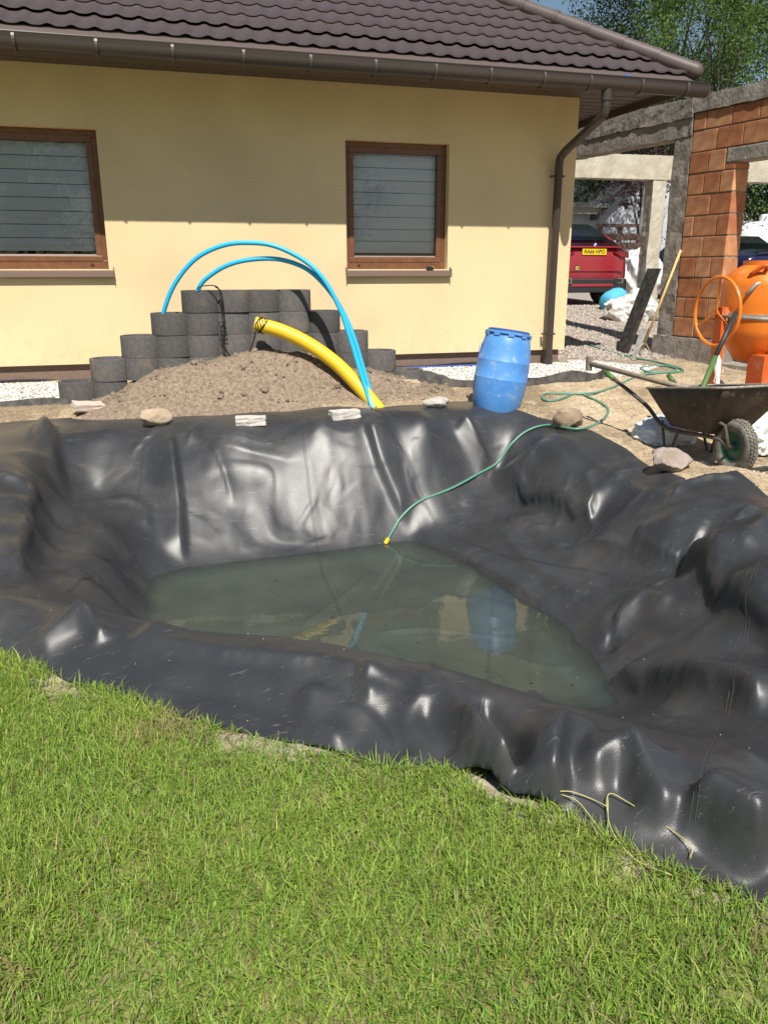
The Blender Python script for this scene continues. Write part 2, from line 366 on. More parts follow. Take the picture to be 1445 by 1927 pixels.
hold = np.where(ins, .3*(1-sstep(0, .06, dE))+.004+.02*wall_h(LX, LY), .5).astype(np.float32)
wall = sstep(5.6, 6.0, LY)*(1-sstep(6.7, 6.9, LY))
ex = np.where(ins, (.026-.014*wall)*sstep(.0, .3, dE), 0).astype(np.float32); ex *= np.where(LZ < -1.0, .25, 1)
def drape(X, Y, Z0, floor, hold, excess, iters=240, dt_g=.0006, seed=5):
    # a stiff sheet with a little spare length settles on the pit: the spare length buckles into wrinkles
    r = np.random.default_rng(seed)
    P = np.stack([X, Y, Z0+.012], -1).astype(np.float32); ny, nx = X.shape
    nz = r.normal(size=(ny, nx)).astype(np.float32)
    for _ in range(40): nz = (nz+np.roll(nz, 1, 0)+np.roll(nz, -1, 0)+np.roll(nz, 1, 1)+np.roll(nz, -1, 1))/5
    P[..., 2] += nz/nz.std()*.008
    prev = P.copy(); hold3 = hold[..., None]; Q = np.stack([X, Y, Z0], -1).astype(np.float32); H0 = Q.copy(); S = []
    def con(dy, dx, k):
        a = (slice(0, ny-dy), slice(max(0, -dx), nx-max(0, dx))); b = (slice(dy, ny), slice(max(0, dx), nx+min(0, dx)))
        L = np.linalg.norm(Q[b]-Q[a], axis=-1)*(1+.5*(excess[a]+excess[b]))
        st = max(abs(dx), dy); par = (np.arange(ny)[:, None]//st if dy else np.arange(nx)[None]//st)
        par = np.broadcast_to(par % 2, (ny, nx))[a]
        for c in (0, 1): S.append((a, b, L.astype(np.float32), ((par == c)*k).astype(np.float32)))
    for q in ((0, 1, .5), (1, 0, .5), (1, 1, .3), (1, -1, .3), (0, 2, .2), (2, 0, .2)): con(*q)
    for it in range(iters):
        damp = .93 if it < iters*.7 else .8
        v = (P-prev)*damp; prev = P.copy(); P = P+v; P[..., 2] -= dt_g
        for a, b, L, k in S:
            d = P[b]-P[a]; l = np.sqrt((d*d).sum(-1))+1e-9; c = d*(k*(l-L)/l)[..., None]; P[a] += c; P[b] -= c
        u = np.clip((P[..., 0]-gx[0])/GS, 0, nx-1.001); w = np.clip((P[..., 1]-gy[0])/GS, 0, ny-1.001)
        i = w.astype(int); j = u.astype(int); fu = u-j; fw = w-i
        fz = (floor[i, j]*(1-fu)+floor[i, j+1]*fu)*(1-fw)+(floor[i+1, j]*(1-fu)+floor[i+1, j+1]*fu)*fw
        mk = fz > P[..., 2]; P[..., 2] = np.where(mk, fz, P[..., 2])
        P[..., :2] = np.where(mk[..., None], prev[..., :2]+(P[..., :2]-prev[..., :2])*.3, P[..., :2])
        P += (H0-P)*hold3
    return P
LP = drape(LX, LY, LZ, FZ, hold, ex)
def lpos(x, y, dz=0):      # point of the finished sheet above plan position (x, y)
    u = min(max((x-gx[0])/GS, 0), nx_-1.01); w = min(max((y-gy[0])/GS, 0), ny_-1.01); i, j = int(w), int(u); a, b = w-i, u-j
    p = LP[i, j]*(1-a)*(1-b)+LP[i, j+1]*(1-a)*b+LP[i+1, j]*a*(1-b)+LP[i+1, j+1]*a*b
    return Vector((float(p[0]), float(p[1]), float(p[2])+dz))
ii, jj = np.nonzero(cell)
LF = np.c_[ii*nx_+jj, ii*nx_+jj+1, (ii+1)*nx_+jj+1, (ii+1)*nx_+jj]
m_liner = mat('liner_rubber', (.030, .031, .034), (.038, .039, .041), rough=.30, r2=.46, scale=3, bump=.12, bscale=240, spec=.5)
nt, b = nodes(m_liner)
tc = nt.nodes.new('ShaderNodeTexCoord'); n1 = nt.nodes.new('ShaderNodeTexNoise'); n1.inputs['Scale'].default_value = 1.7; n1.inputs['Detail'].default_value = 9; n1.inputs['Roughness'].default_value = .68
nt.links.new(tc.outputs['Object'], n1.inputs['Vector'])
r1 = nt.nodes.new('ShaderNodeValToRGB'); r1.color_ramp.elements[0].position = .5; r1.color_ramp.elements[1].position = .74; r1.color_ramp.elements[1].color = (.4, .4, .4, 1)
nt.links.new(n1.outputs['Fac'], r1.inputs['Fac'])
mx = nt.nodes.new('ShaderNodeMix'); mx.data_type = 'RGBA'; mx.inputs[7].default_value = (.115, .110, .10, 1)
old = b.inputs['Base Color'].links[0].from_socket; nt.links.new(old, mx.inputs[6]); nt.links.new(r1.outputs['Color'], mx.inputs[0]); nt.links.new(mx.outputs[2], b.inputs['Base Color'])
# thin pale scratches
n3 = nt.nodes.new('ShaderNodeTexNoise'); n3.inputs['Scale'].default_value = 5; n3.inputs['Detail'].default_value = 3; n3.inputs['Distortion'].default_value = 1.2
mp = nt.nodes.new('ShaderNodeMapping'); mp.inputs['Rotation'].default_value = (0, 0, .6); mp.inputs['Scale'].default_value = (1, 16, 8); nt.links.new(tc.outputs['Object'], mp.inputs[0]); nt.links.new(mp.outputs[0], n3.inputs['Vector'])
r3 = nt.nodes.new('ShaderNodeValToRGB'); r3.color_ramp.elements[0].position = .66; r3.color_ramp.elements[1].position = .72; r3.color_ramp.elements[1].color = (.5, .5, .5, 1)
nt.links.new(n3.outputs['Fac'], r3.inputs['Fac'])
mx2 = nt.nodes.new('ShaderNodeMix'); mx2.data_type = 'RGBA'; mx2.inputs[7].default_value = (.17, .155, .13, 1)
nt.links.new(mx.outputs[2], mx2.inputs[6]); nt.links.new(r3.outputs['Color'], mx2.inputs[0]); nt.links.new(mx2.outputs[2], b.inputs['Base Color'])
# crisp creases of a stiff thin sheet as fine relief
nc = nt.nodes.new('ShaderNodeTexNoise'); nc.inputs['Scale'].default_value = 1.8; nc.inputs['Detail'].default_value = 1.5; nc.inputs['Roughness'].default_value = .55; nc.inputs['Distortion'].default_value = .7; nt.links.new(tc.outputs['Object'], nc.inputs['Vector'])
s1 = nt.nodes.new('ShaderNodeMath'); s1.operation = 'SUBTRACT'; s1.inputs[1].default_value = .5; nt.links.new(nc.outputs['Fac'], s1.inputs[0]); s2 = nt.nodes.new('ShaderNodeMath'); s2.operation = 'ABSOLUTE'; nt.links.new(s1.outputs[0], s2.inputs[0])
s3 = nt.nodes.new('ShaderNodeMapRange'); s3.inputs['From Max'].default_value = .13; s3.inputs['To Min'].default_value = 1; s3.inputs['To Max'].default_value = 0; s3.interpolation_type = 'SMOOTHERSTEP'; nt.links.new(s2.outputs[0], s3.inputs['Value'])
bc = nt.nodes.new('ShaderNodeBump'); bc.inputs['Strength'].default_value = .3; bc.inputs['Distance'].default_value = .012; nt.links.new(s3.outputs[0], bc.inputs['Height']); nt.links.new(b.inputs['Normal'].links[0].from_socket, bc.inputs['Normal']); nt.links.new(bc.outputs[0], b.inputs['Normal'])
# fine silt settled on the flooded floor
sp = nt.nodes.new('ShaderNodeSeparateXYZ'); nt.links.new(tc.outputs['Object'], sp.inputs[0]); ms_ = nt.nodes.new('ShaderNodeMapRange'); ms_.inputs['From Min'].default_value = -1.0; ms_.inputs['From Max'].default_value = -1.06; ms_.inputs['To Max'].default_value = .85
nt.links.new(sp.outputs['Z'], ms_.inputs['Value']); mx3 = nt.nodes.new('ShaderNodeMix'); mx3.data_type = 'RGBA'
ns_ = nt.nodes.new('ShaderNodeTexNoise'); ns_.inputs['Scale'].default_value = 2.2; ns_.inputs['Detail'].default_value = 8; nt.links.new(tc.outputs['Object'], ns_.inputs['Vector']); rs_ = nt.nodes.new('ShaderNodeValToRGB'); rs_.color_ramp.elements[0].position = .35; rs_.color_ramp.elements[1].position = .68; rs_.color_ramp.elements[0].color = (.082, .088, .080, 1); rs_.color_ramp.elements[1].color = (.135, .138, .118, 1); nt.links.new(ns_.outputs['Fac'], rs_.inputs['Fac'])
nt.links.new(ms_.outputs[0], mx3.inputs[0]); nt.links.new(mx2.outputs[2], mx3.inputs[6]); nt.links.new(rs_.outputs['Color'], mx3.inputs[7]); nt.links.new(mx3.outputs[2], b.inputs['Base Color'])
liner = link('pond_liner', npmesh('pond_liner', LP.reshape(-1, 3), LF, m_liner))
tag(liner, 'wrinkled black rubber pond liner draped over the dug pit', 'pond liner')
md = liner.modifiers.new('sub', 'SUBSURF'); md.levels = 1; md.render_levels = 2
md = liner.modifiers.new('thick', 'SOLIDIFY'); md.thickness = .004; md.offset = -1
m_seam = mat('liner_seam', (.05, .05, .05), rough=.4)
def seam(a, b_, n=90):
    for off in (-.007, .007):
        dx, dy = b_[0]-a[0], b_[1]-a[1]; l = math.hypot(dx, dy)
        yield [lpos(a[0]+dx*k/n-dy/l*off, a[1]+dy*k/n+dx/l*off, .0015) for k in range(n+1)]
for a, b_ in (((1.25, 6.95), (1.05, 3.3)), ((1.9, 6.75), (2.75, 4.2)), ((.05, 7.1), (-.5, 4.4)), ((2.9, 6.2), (1.0, 2.2)), ((3.7, 3.9), (1.35, 1.55))):
    o = MB()
    for pl in seam(a, b_): o.tube(pl, .0016, 4)
    o.build('seam', m_seam, liner)

# ------------------------------------------------------------------ water lying in the deep zone
WZ = -1.0
lo = (LP[..., 2] < WZ+.03); cw = np.zeros((ny_-1, nx_-1), bool)
for a in (0, 1):
    for b_ in (0, 1): cw |= lo[a:ny_-1+a, b_:nx_-1+b_]
cw &= (GX[:-1, :-1] > -.5) & (GX[:-1, :-1] < 2.7) & (GY[:-1, :-1] > 2.7)
wi, wj = np.nonzero(cw)
WF = np.c_[wi*nx_+wj, wi*nx_+wj+1, (wi+1)*nx_+wj+1, (wi+1)*nx_+wj]
m_water = bpy.data.materials.new('pond_water'); m_water.use_nodes = True; nt = m_water.node_tree; nt.nodes.clear()
out = nt.nodes.new('ShaderNodeOutputMaterial'); tr = nt.nodes.new('ShaderNodeBsdfTransparent'); tr.inputs[0].default_value = (.77, .83, .79, 1)
df = nt.nodes.new('ShaderNodeBsdfDiffuse'); df.inputs[0].default_value = (.12, .14, .125, 1)
gl = nt.nodes.new('ShaderNodeBsdfGlossy'); gl.inputs['Roughness'].default_value = .015
fr = nt.nodes.new('ShaderNodeFresnel'); fr.inputs[0].default_value = 1.36
m1 = nt.nodes.new('ShaderNodeMixShader'); m1.inputs[0].default_value = .1; nt.links.new(tr.outputs[0], m1.inputs[1]); nt.links.new(df.outputs[0], m1.inputs[2])
m2 = nt.nodes.new('ShaderNodeMixShader'); nt.links.new(fr.outputs[0], m2.inputs[0]); nt.links.new(m1.outputs[0], m2.inputs[1]); nt.links.new(gl.outputs[0], m2.inputs[2]); nt.links.new(m2.outputs[0], out.inputs[0])
tc = nt.nodes.new('ShaderNodeTexCoord'); nn = nt.nodes.new('ShaderNodeTexNoise'); nn.inputs['Scale'].default_value = 7; nn.inputs['Detail'].default_value = 3
bp = nt.nodes.new('ShaderNodeBump'); bp.inputs['Strength'].default_value = .1; bp.inputs['Distance'].default_value = .01
nt.links.new(tc.outputs['Object'], nn.inputs['Vector']); nt.links.new(nn.outputs['Fac'], bp.inputs['Height'])
for q in (gl, fr): nt.links.new(bp.outputs[0], q.inputs['Normal'])
wv = np.c_[GX.ravel(), GY.ravel(), np.full(GX.size, WZ)]
used = np.unique(WF); remap = np.zeros(len(wv), int); remap[used] = np.arange(len(used))
tag(link('pond_water', npmesh('pond_water', wv[used], remap[WF], m_water)), kind='structure')

# ------------------------------------------------------------------ ground
def zonecol(x, y):
    s = lambda c: np.array(c)[None, None]
    n = fbm(x, y, 8, 4, .5); n2 = fbm(x, y, 9, 4, 2.5)
    sand = s((.40, .31, .20)); dirt = s((.25, .19, .125)); soil = s((.235, .18, .13)); lawn = s((.19, .20, .065)); grav = s((.33, .29, .25)); pale = s((.58, .48, .34))
    def mixc(a, b, t): return a*(1-t[..., None])+b*t[..., None]
    c = mixc(sand+0*x[..., None], dirt, sstep(-.3, .5, n+.5*n2))
    c = mixc(c, pale, sstep(.1, .6, n2-n)*.5*sstep(2.5, 3.2, x)*(1-sstep(7.5, 8.5, y)))
    c = mixc(c, grav, sstep(8.6, 9.6, y+.35*n)*sstep(4.2, 4.8, x))
    c = mixc(c, lawn, (1-sstep(3.5, 4.2, y+.6*x*(x < 0)))*(1-sstep(3.0, 3.6, x)))
    c = mixc(c, s((.33, .28, .21))+0*c, (1-sstep(.03, .12, pdist(x, y, POLY)[0]))*(y < 3.6))
    md_ = np.where((x > -.85) & (x < 3.25) & (y > 6.85) & (y < 8.4), sstep(-.02, .05, mound(x, y)-terrain(x, y)), 0)
    return mixc(c, soil+0*c, md_)
m_ground = mat('yard_earth', (.3, .24, .16), rough=.95, bump=.7, bscale=45, spec=.15); nt, b = nodes(m_ground)
at = nt.nodes.new('ShaderNodeAttribute'); at.attribute_name = 'Col'
tc = nt.nodes.new('ShaderNodeTexCoord'); nn = nt.nodes.new('ShaderNodeTexNoise'); nn.inputs['Scale'].default_value = 30; nn.inputs['Detail'].default_value = 8; nn.inputs['Roughness'].default_value = .7
nt.links.new(tc.outputs['Object'], nn.inputs['Vector']); mr = nt.nodes.new('ShaderNodeMapRange'); mr.inputs['From Min'].default_value = .3; mr.inputs['From Max'].default_value = .7; mr.inputs['To Min'].default_value = .45; mr.inputs['To Max'].default_value = 1.45
nt.links.new(nn.outputs['Fac'], mr.inputs['Value']); mm = nt.nodes.new('ShaderNodeVectorMath'); mm.operation = 'SCALE'
nt.links.new(at.outputs['Color'], mm.inputs[0]); nt.links.new(mr.outputs[0], mm.inputs['Scale']); nt.links.new(mm.outputs[0], b.inputs['Base Color'])
def sheet(name, x0, x1, y0, y1, st, m, zf, cut=None):
    a = np.arange(x0, x1+1e-6, st); c = np.arange(y0, y1+1e-6, st); X, Y = np.meshgrid(a, c); Zs = zf(X, Y); ny, nx = X.shape
    k = (np.arange(ny-1)[:, None]*nx+np.arange(nx-1)[None]).ravel()
    if cut is not None: k = k[cut(X[:-1, :-1]+st/2, Y[:-1, :-1]+st/2).ravel()]
    me = npmesh(name, np.c_[X.ravel(), Y.ravel(), Zs.ravel()], np.c_[k, k+1, k+nx+1, k+nx], m)
    ca = me.color_attributes.new('Col', 'FLOAT_COLOR', 'POINT'); cc = np.c_[zonecol(X, Y).reshape(-1, 3), np.ones(X.size)]
    ca.data.foreach_set('color', cc.astype(np.float32).ravel()); return link(name, me)
def gsurf(X, Y):
    z = ground(X, Y); i = inside(X, Y); d = pdist(X, Y, POLY)[0]
    rough = .008*fbm(X, Y, 5, 3, 3)+.004*fbm(X, Y, 6, 3, 9)
    return z+rough*(1-i)-np.where(i, .07*sstep(0, .15, d)+.012, .0)
tag(sheet('ground', -5, 9, -2, 15, .04, m_ground, gsurf), kind='structure')
tag(sheet('far_ground', -260, 260, -200, 300, 4.0, m_ground, lambda X, Y: gbase(X, Y)-.012, lambda X, Y: ~((X > -5) & (X < 7) & (Y > -2) & (Y < 14))), kind='structure')

# scattered small bits joined into one body: base shapes squashed and turned
def scatter(name, pts, sizes, m, parent=None, flat=.6, seed=1, sub=1, jag=.25):
    r = np.random.default_rng(seed); bm = bmesh.new(); bmesh.ops.create_icosphere(bm, subdivisions=sub, radius=1); bv = np.array([v.co[:] for v in bm.verts]); bf = np.array([[v.index for v in f.verts] for f in bm.faces]); bm.free()
    n = len(pts); nv = len(bv); S = sizes[:, None]*r.uniform([.7, .7, flat*.6], [1.3, 1.3, flat*1.3], (n, 3))
    a = r.uniform(0, 6.28, n); V = bv[None]*(1+r.normal(0, jag, (n, nv, 1)))*S[:, None]
    x = V[..., 0]*np.cos(a)[:, None]-V[..., 1]*np.sin(a)[:, None]; y = V[..., 0]*np.sin(a)[:, None]+V[..., 1]*np.cos(a)[:, None]
    V = np.stack([x, y, V[..., 2]], -1)+pts[:, None]
    F = (bf[None]+(np.arange(n)*nv)[:, None, None]).reshape(-1, 3)
    me = npmesh(name, V.reshape(-1, 3), F, m, smooth=False)
    ca = me.color_attributes.new('Col', 'FLOAT_COLOR', 'POINT'); t = np.repeat(r.uniform(.7, 1.15, n), nv); t2 = np.repeat(r.uniform(-.05, .05, n), nv)
    ca.data.foreach_set('color', np.c_[t+t2, t, t-t2, np.ones(len(t))].astype(np.float32).ravel()); return link(name, me, parent)
def attrmat(name, c, rough=.8):
    m = mat(name, c, rough=rough); nt, b = nodes(m); at = nt.nodes.new('ShaderNodeAttribute'); at.attribute_name = 'Col'
    mx = nt.nodes.new('ShaderNodeVectorMath'); mx.operation = 'MULTIPLY'; mx.inputs[1].default_value = c
    nt.links.new(at.outputs['Color'], mx.inputs[0]); nt.links.new(mx.outputs[0], b.inputs['Base Color']); return m
def place(n, x0, x1, y0, y1, ok, seed, dz=0, zf=ground):
    r = np.random.default_rng(seed); x = r.uniform(x0, x1, n); y = r.uniform(y0, y1, n); k = ok(x, y); x, y = x[k], y[k]; return np.c_[x, y, zf(x, y)+dz]
GR0 = lambda x: np.interp(x, [-3, 3.6, 4.4, 5.4, 6.2], [7.86, 7.9, 7.8, 8.0, 8.6])
p = place(26000, -3, 6.1, 7.8, 9.1, lambda x, y: (y > GR0(x)) & ((x < -.5) | (x > 2.3)) & (y < np.where(x < 5.1, 8.98, 9.3-.9*(x-5.1))), 21, .004)
tag(scatter('white_gravel', p, np.random.default_rng(1).uniform(.008, .017, len(p)), attrmat('white_stone', (.62, .60, .57)), seed=2), 'white crushed stone strip along the foot of the house wall', 'gravel', kind='stuff')
p = place(16000, 4.9, 10, 9.0, 15, lambda x, y: y > 9.3-.5*(x-5.1), 22, .003)
tag(scatter('driveway_gravel', p, np.random.default_rng(2).uniform(.012, .03, len(p)), attrmat('beige_stone', (.40, .34, .29)), seed=3), 'beige gravel covering the driveway behind the house corner', 'gravel', kind='stuff')
p = place(2600, -.8, 3.2, 6.95, 8.2, lambda x, y: (mound(x, y) > terrain(x, y)+.01) & ~inside(x, y), 23, .002)
tag(scatter('soil_clods', p, np.random.default_rng(3).gamma(1.0, .0034, len(p))+.0015, attrmat('clod_earth', (.235, .18, .13), .95), seed=4, flat=.8, jag=.35), 'loose brown clods lying on the soil heap', 'soil', kind='stuff')
p = place(2200, 2.4, 7, 3.4, 8.8, lambda x, y: ~inside(x, y), 24, .001)
tag(scatter('yard_pebbles', p, np.random.default_rng(4).gamma(1.6, .004, len(p))+.002, attrmat('pebble', (.42, .35, .26), .9), seed=5), 'small pebbles and crumbs on the sandy yard', 'pebbles', kind='stuff')

# ------------------------------------------------------------------ lawn
BARE = [(*onZ(px, py, -.45)[:2], rr) for px, py, rr in ((912, 1735, .06), (592, 1490, .07), (430, 1395, .06), (110, 1290, .1), (1390, 1860, .07), (250, 1640, .05), (1180, 1640, .08), (700, 1830, .05))]
def grass(name, n, x0, x1, y0, y1, ok, h0, h1, seed, straw=.10, lean0=.8):
    r = np.random.default_rng(seed); x = r.uniform(x0, x1, n); y = r.uniform(y0, y1, n); k = ok(x, y); x, y = x[k], y[k]; n = len(x)
    cl = fbm(x, y, 31, 4, 1.1); z = ground(x, y)
    keepm = r.uniform(0, 1, n) < np.clip(.85+.4*cl, .35, 1); x, y, z, cl = x[keepm], y[keepm], z[keepm], cl[keepm]; n = len(x)
    for sx_, sy_, sr_ in BARE:
        q = (np.hypot(x-sx_, y-sy_) < sr_*(1+.4*np.sin(9*np.arctan2(y-sy_, x-sx_)+sx_*7))) & (r.uniform(0, 1, n) < .8); x, y, z, cl = x[~q], y[~q], z[~q], cl[~q]; n = len(x)
    h = r.uniform(h0, h1, n)*(1+.3*cl)*np.where(r.uniform(0, 1, n) < .06, 1.5, 1); w = r.uniform(.0011, .0026, n)
    az = r.uniform(0, 6.28, n); lean = np.abs(r.normal(lean0, .5, n)); fa = r.uniform(0, 6.28, n)
    dx, dy = np.cos(az), np.sin(az); sx, sy = -np.sin(az+.5*np.sin(fa)), np.cos(az+.5*np.sin(fa))
    V = np.zeros((n, 8, 3), np.float32)
    for k, t in enumerate((0, .4, .75, 1.0)):
        out = h*lean*(t**1.7)*.9; up = h*t*np.clip(1.15-.42*lean*t, .2, 1.2); ww = w*(1-.85*t*t)
        for s, q in ((-1, 0), (1, 1)):
            V[:, 2*k+q, 0] = x+dx*out+s*sx*ww; V[:, 2*k+q, 1] = y+dy*out+s*sy*ww; V[:, 2*k+q, 2] = z+up-.004
    base = (np.arange(n)*8)[:, None, None]; F = (base+np.array([[0, 1, 3, 2], [2, 3, 5, 4], [4, 5, 7, 6]])[None]).reshape(-1, 4)
    me = npmesh(name, V.reshape(-1, 3), F, m_grass)
    g = np.array([.135, .29, .036]); yg = np.array([.39, .47, .09]); st = np.array([.40, .33, .16])
    t = np.clip(r.beta(2, 2.0, n)+.22*cl, 0, 1)[:, None]; c = g*(1-t)+yg*t; dry = np.clip(-fbm(x, y, 33, 3, .9)-.25, 0, .6)
    iss = (r.uniform(0, 1, n) < straw+dry)[:, None]; c = np.where(iss, st*r.uniform(.6, 1.1, (n, 1)), c*r.uniform(.75, 1.2, (n, 1)))
    ca = me.color_attributes.new('Col', 'FLOAT_COLOR', 'POINT'); ca.data.foreach_set('color', np.c_[np.repeat(c, 8, 0), np.ones(n*8)].astype(np.float32).ravel())
    return link(name, me)
m_grass = mat('grass_blade', (.1, .2, .03), rough=.5, spec=.35); nt, b = nodes(m_grass)
at = nt.nodes.new('ShaderNodeAttribute'); at.attribute_name = 'Col'; nt.links.new(at.outputs['Color'], b.inputs['Base Color'])
tl = nt.nodes.new('ShaderNodeBsdfTranslucent'); nt.links.new(at.outputs['Color'], tl.inputs[0]); ms = nt.nodes.new('ShaderNodeMixShader'); ms.inputs[0].default_value = .35
outn = nt.nodes['Material Output']; nt.links.new(b.outputs[0], ms.inputs[1]); nt.links.new(tl.outputs[0], ms.inputs[2]); nt.links.new(ms.outputs[0], outn.inputs[0])
def lawn_ok(x, y):
    d = pdist(x, y, POLY)[0]; bare = -.004+.03*np.clip(fbm(x, y, 41, 3, 1.5), -.4, 1)
    return (~inside(x, y)) & (d > bare) & (y < 3.75-.75*np.clip(x, -1, 0)*0) & (x < 2.3) & (y < 3.9-.0*x) & (y*.86+x*.0 > .6)
tag(grass('lawn_grass', 400000, -1.7, 2.3, .75, 3.9, lawn_ok, .02, .056, 51), 'short green lawn grass in front of the pond liner', 'grass', kind='stuff')
tag(grass('lawn_thatch', 60000, -1.7, 2.3, .75, 3.9, lawn_ok, .012, .03, 53, .75, 2.2), 'dry straw lying between the lawn grass blades', 'grass', kind='stuff')
tag(grass('coarse_grass', 26000, -5, 5, -2.5, .75, lambda x, y: (~inside(x, y)), .04, .08, 52), 'lawn grass behind the mown strip by the pond', 'grass', kind='stuff')
p = place(70, -.6, 3.0, 7.05, 8.0, lambda x, y: (mound(x, y) > terrain(x, y)+.01) & ~inside(x, y), 27, .006)
for k, q in enumerate(p): 
    bm = bmesh.new(); bmesh.ops.create_icosphere(bm, subdivisions=2, radius=random.uniform(.012, .034)); 
    for v in bm.verts: v.co *= random.uniform(.75, 1.2)
    me = bpy.data.meshes.new('soil_lump'); bm.to_mesh(me); bm.free(); shade(me, 40); me.materials.append(m_lump if k else (m_lump := mat('lump_earth', (.19, .14, .10), (.27, .21, .155), rough=1, scale=30, bump=.6))); o = link('soil_lump', me); o.location = q
    tag(o, 'larger lump of dry earth on the soil heap', 'soil lump', 'earth lumps on the heap')
# crumbs of soil and straw dropped on the sheet, specks drifting on the water
rb_ = np.random.default_rng(91); bx_ = rb_.uniform(-.9, 3.5, 900); by_ = rb_.uniform(1.4, 6.9, 900); k_ = inside(bx_, by_) & (fbm(bx_, by_, 92, 3, .5) > .12); q_ = np.array([lpos(a, c_, .002)[:] for a, c_ in zip(bx_[k_], by_[k_])]); q_ = q_[q_[:, 2] > WZ+.03]
tag(scatter('liner_crumbs', q_, np.minimum(rb_.gamma(1.2, .0011, len(q_))+.0007, .0028), attrmat('crumb', (.42, .36, .26), .9), seed=93), 'pale crumbs of soil scattered on the black liner', 'crumbs', kind='stuff')
wx_ = rb_.uniform(.1, 2.2, 260); wy_ = rb_.uniform(3.3, 5.7, 260); q_ = np.c_[wx_, wy_, np.full(260, WZ+.001)]; q_ = q_[np.array([lpos(a, c_).z < WZ-.02 for a, c_ in zip(wx_, wy_)])]
tag(scatter('floating_specks', q_, rb_.gamma(1.2, .0018, len(q_))+.0012, attrmat('speck', (.10, .085, .05), .9), seed=94, flat=.25), 'dark specks floating on the pond water', 'debris', kind='stuff')
# ------------------------------------------------------------------ house
D = 9.0; XR = 5.01; ZB, ZT = .164, 2.972
m_render = mat('yellow_render', (.66, .52, .30), (.77, .625, .375), rough=.92, scale=130, bump=.55, bscale=160, spec=.2, lo=.3, hi=.6)
m_roof = mat('brown_steel_tile', (.056, .041, .041), (.07, .052, .051), rough=.5, scale=5, bump=.05, bscale=300)
m_flash = mat('brown_steel_flashing', (.105, .078, .072), rough=.45)
m_gut = mat('brown_gutter', (.052, .040, .035), rough=.38); m_soff = mat('brown_soffit', (.085, .062, .052), rough=.6)
m_sof2 = mat('brown_bracket', (.072, .056, .05), rough=.45)
m_plinth = mat('brown_plinth', (.17, .115, .09), (.2, .14, .11), rough=.9, scale=30, bump=.3)
m_frame = mat('brown_window_frame', (.14, .058, .027), (.18, .078, .036), rough=.42, scale=14); m_sill = mat('brown_sill', (.17, .115, .09), rough=.45)
m_slat = mat('blind_slat', (.74, .77, .75), rough=.6); m_black = mat('black_membrane', (.02, .02, .022), rough=.6)
m_glass = bpy.data.materials.new('window_glass'); m_glass.use_nodes = True; nt = m_glass.node_tree; nt.nodes.clear()
out = nt.nodes.new('ShaderNodeOutputMaterial'); tr = nt.nodes.new('ShaderNodeBsdfTransparent'); tr.inputs[0].default_value = (.96, .96, .97, 1); gl = nt.nodes.new('ShaderNodeBsdfGlossy'); gl.inputs['Roughness'].default_value = .004
fr = nt.nodes.new('ShaderNodeFresnel'); fr.inputs[0].default_value = 1.5; ms = nt.nodes.new('ShaderNodeMixShader')
nt.links.new(fr.outputs[0], ms.inputs[0]); nt.links.new(tr.outputs[0], ms.inputs[1]); nt.links.new(gl.outputs[0], ms.inputs[2]); nt.links.new(ms.outputs[0], out.inputs[0])
nt, b = nodes(m_render); tc = nt.nodes.new('ShaderNodeTexCoord'); sp = nt.nodes.new('ShaderNodeSeparateXYZ'); nt.links.new(tc.outputs['Object'], sp.inputs[0])     # soil splashed up the foot of the wall, faint streaks
mr1 = nt.nodes.new('ShaderNodeMapRange'); mr1.inputs['From Min'].default_value = .75; mr1.inputs['From Max'].default_value = .15; nt.links.new(sp.outputs['Z'], mr1.inputs['Value']); nz = nt.nodes.new('ShaderNodeTexNoise'); nz.inputs['Scale'].default_value = 9; nz.inputs['Detail'].default_value = 10; nz.inputs['Roughness'].default_value = .7; nt.links.new(tc.outputs['Object'], nz.inputs['Vector'])
r5 = nt.nodes.new('ShaderNodeValToRGB'); r5.color_ramp.elements[0].position = .5; r5.color_ramp.elements[1].position = .7; nt.links.new(nz.outputs['Fac'], r5.inputs['Fac']); mu = nt.nodes.new('ShaderNodeMath'); mu.operation = 'MULTIPLY'; nt.links.new(mr1.outputs[0], mu.inputs[0]); nt.links.new(r5.outputs['Color'], mu.inputs[1]); mu2 = nt.nodes.new('ShaderNodeMath'); mu2.operation = 'MULTIPLY'; mu2.inputs[1].default_value = .4; nt.links.new(mu.outputs[0], mu2.inputs[0])
nz2 = nt.nodes.new('ShaderNodeTexNoise'); nz2.inputs['Scale'].default_value = 1.1; nz2.inputs['Detail'].default_value = 5; nt.links.new(tc.outputs['Object'], nz2.inputs['Vector']); mr6 = nt.nodes.new('ShaderNodeMapRange'); mr6.inputs['From Min'].default_value = .35; mr6.inputs['From Max'].default_value = .65; mr6.inputs['To Min'].default_value = .93; mr6.inputs['To Max'].default_value = 1.05; nt.links.new(nz2.outputs['Fac'], mr6.inputs['Value']); sc6 = nt.nodes.new('ShaderNodeVectorMath'); sc6.operation = 'SCALE'; nt.links.new(b.inputs['Base Color'].links[0].from_socket, sc6.inputs[0]); nt.links.new(mr6.outputs[0], sc6.inputs['Scale'])
mx6 = nt.nodes.new('ShaderNodeMix'); mx6.data_type = 'RGBA'; mx6.inputs[7].default_value = (.40, .30, .19, 1); nt.links.new(mu2.outputs[0], mx6.inputs[0]); nt.links.new(sc6.outputs[0], mx6.inputs[6]); nt.links.new(mx6.outputs[2], b.inputs['Base Color'])
house = empty('house', (1, D, 0), 'yellow rendered house with brown tiled hip roof and two windows', 'house')
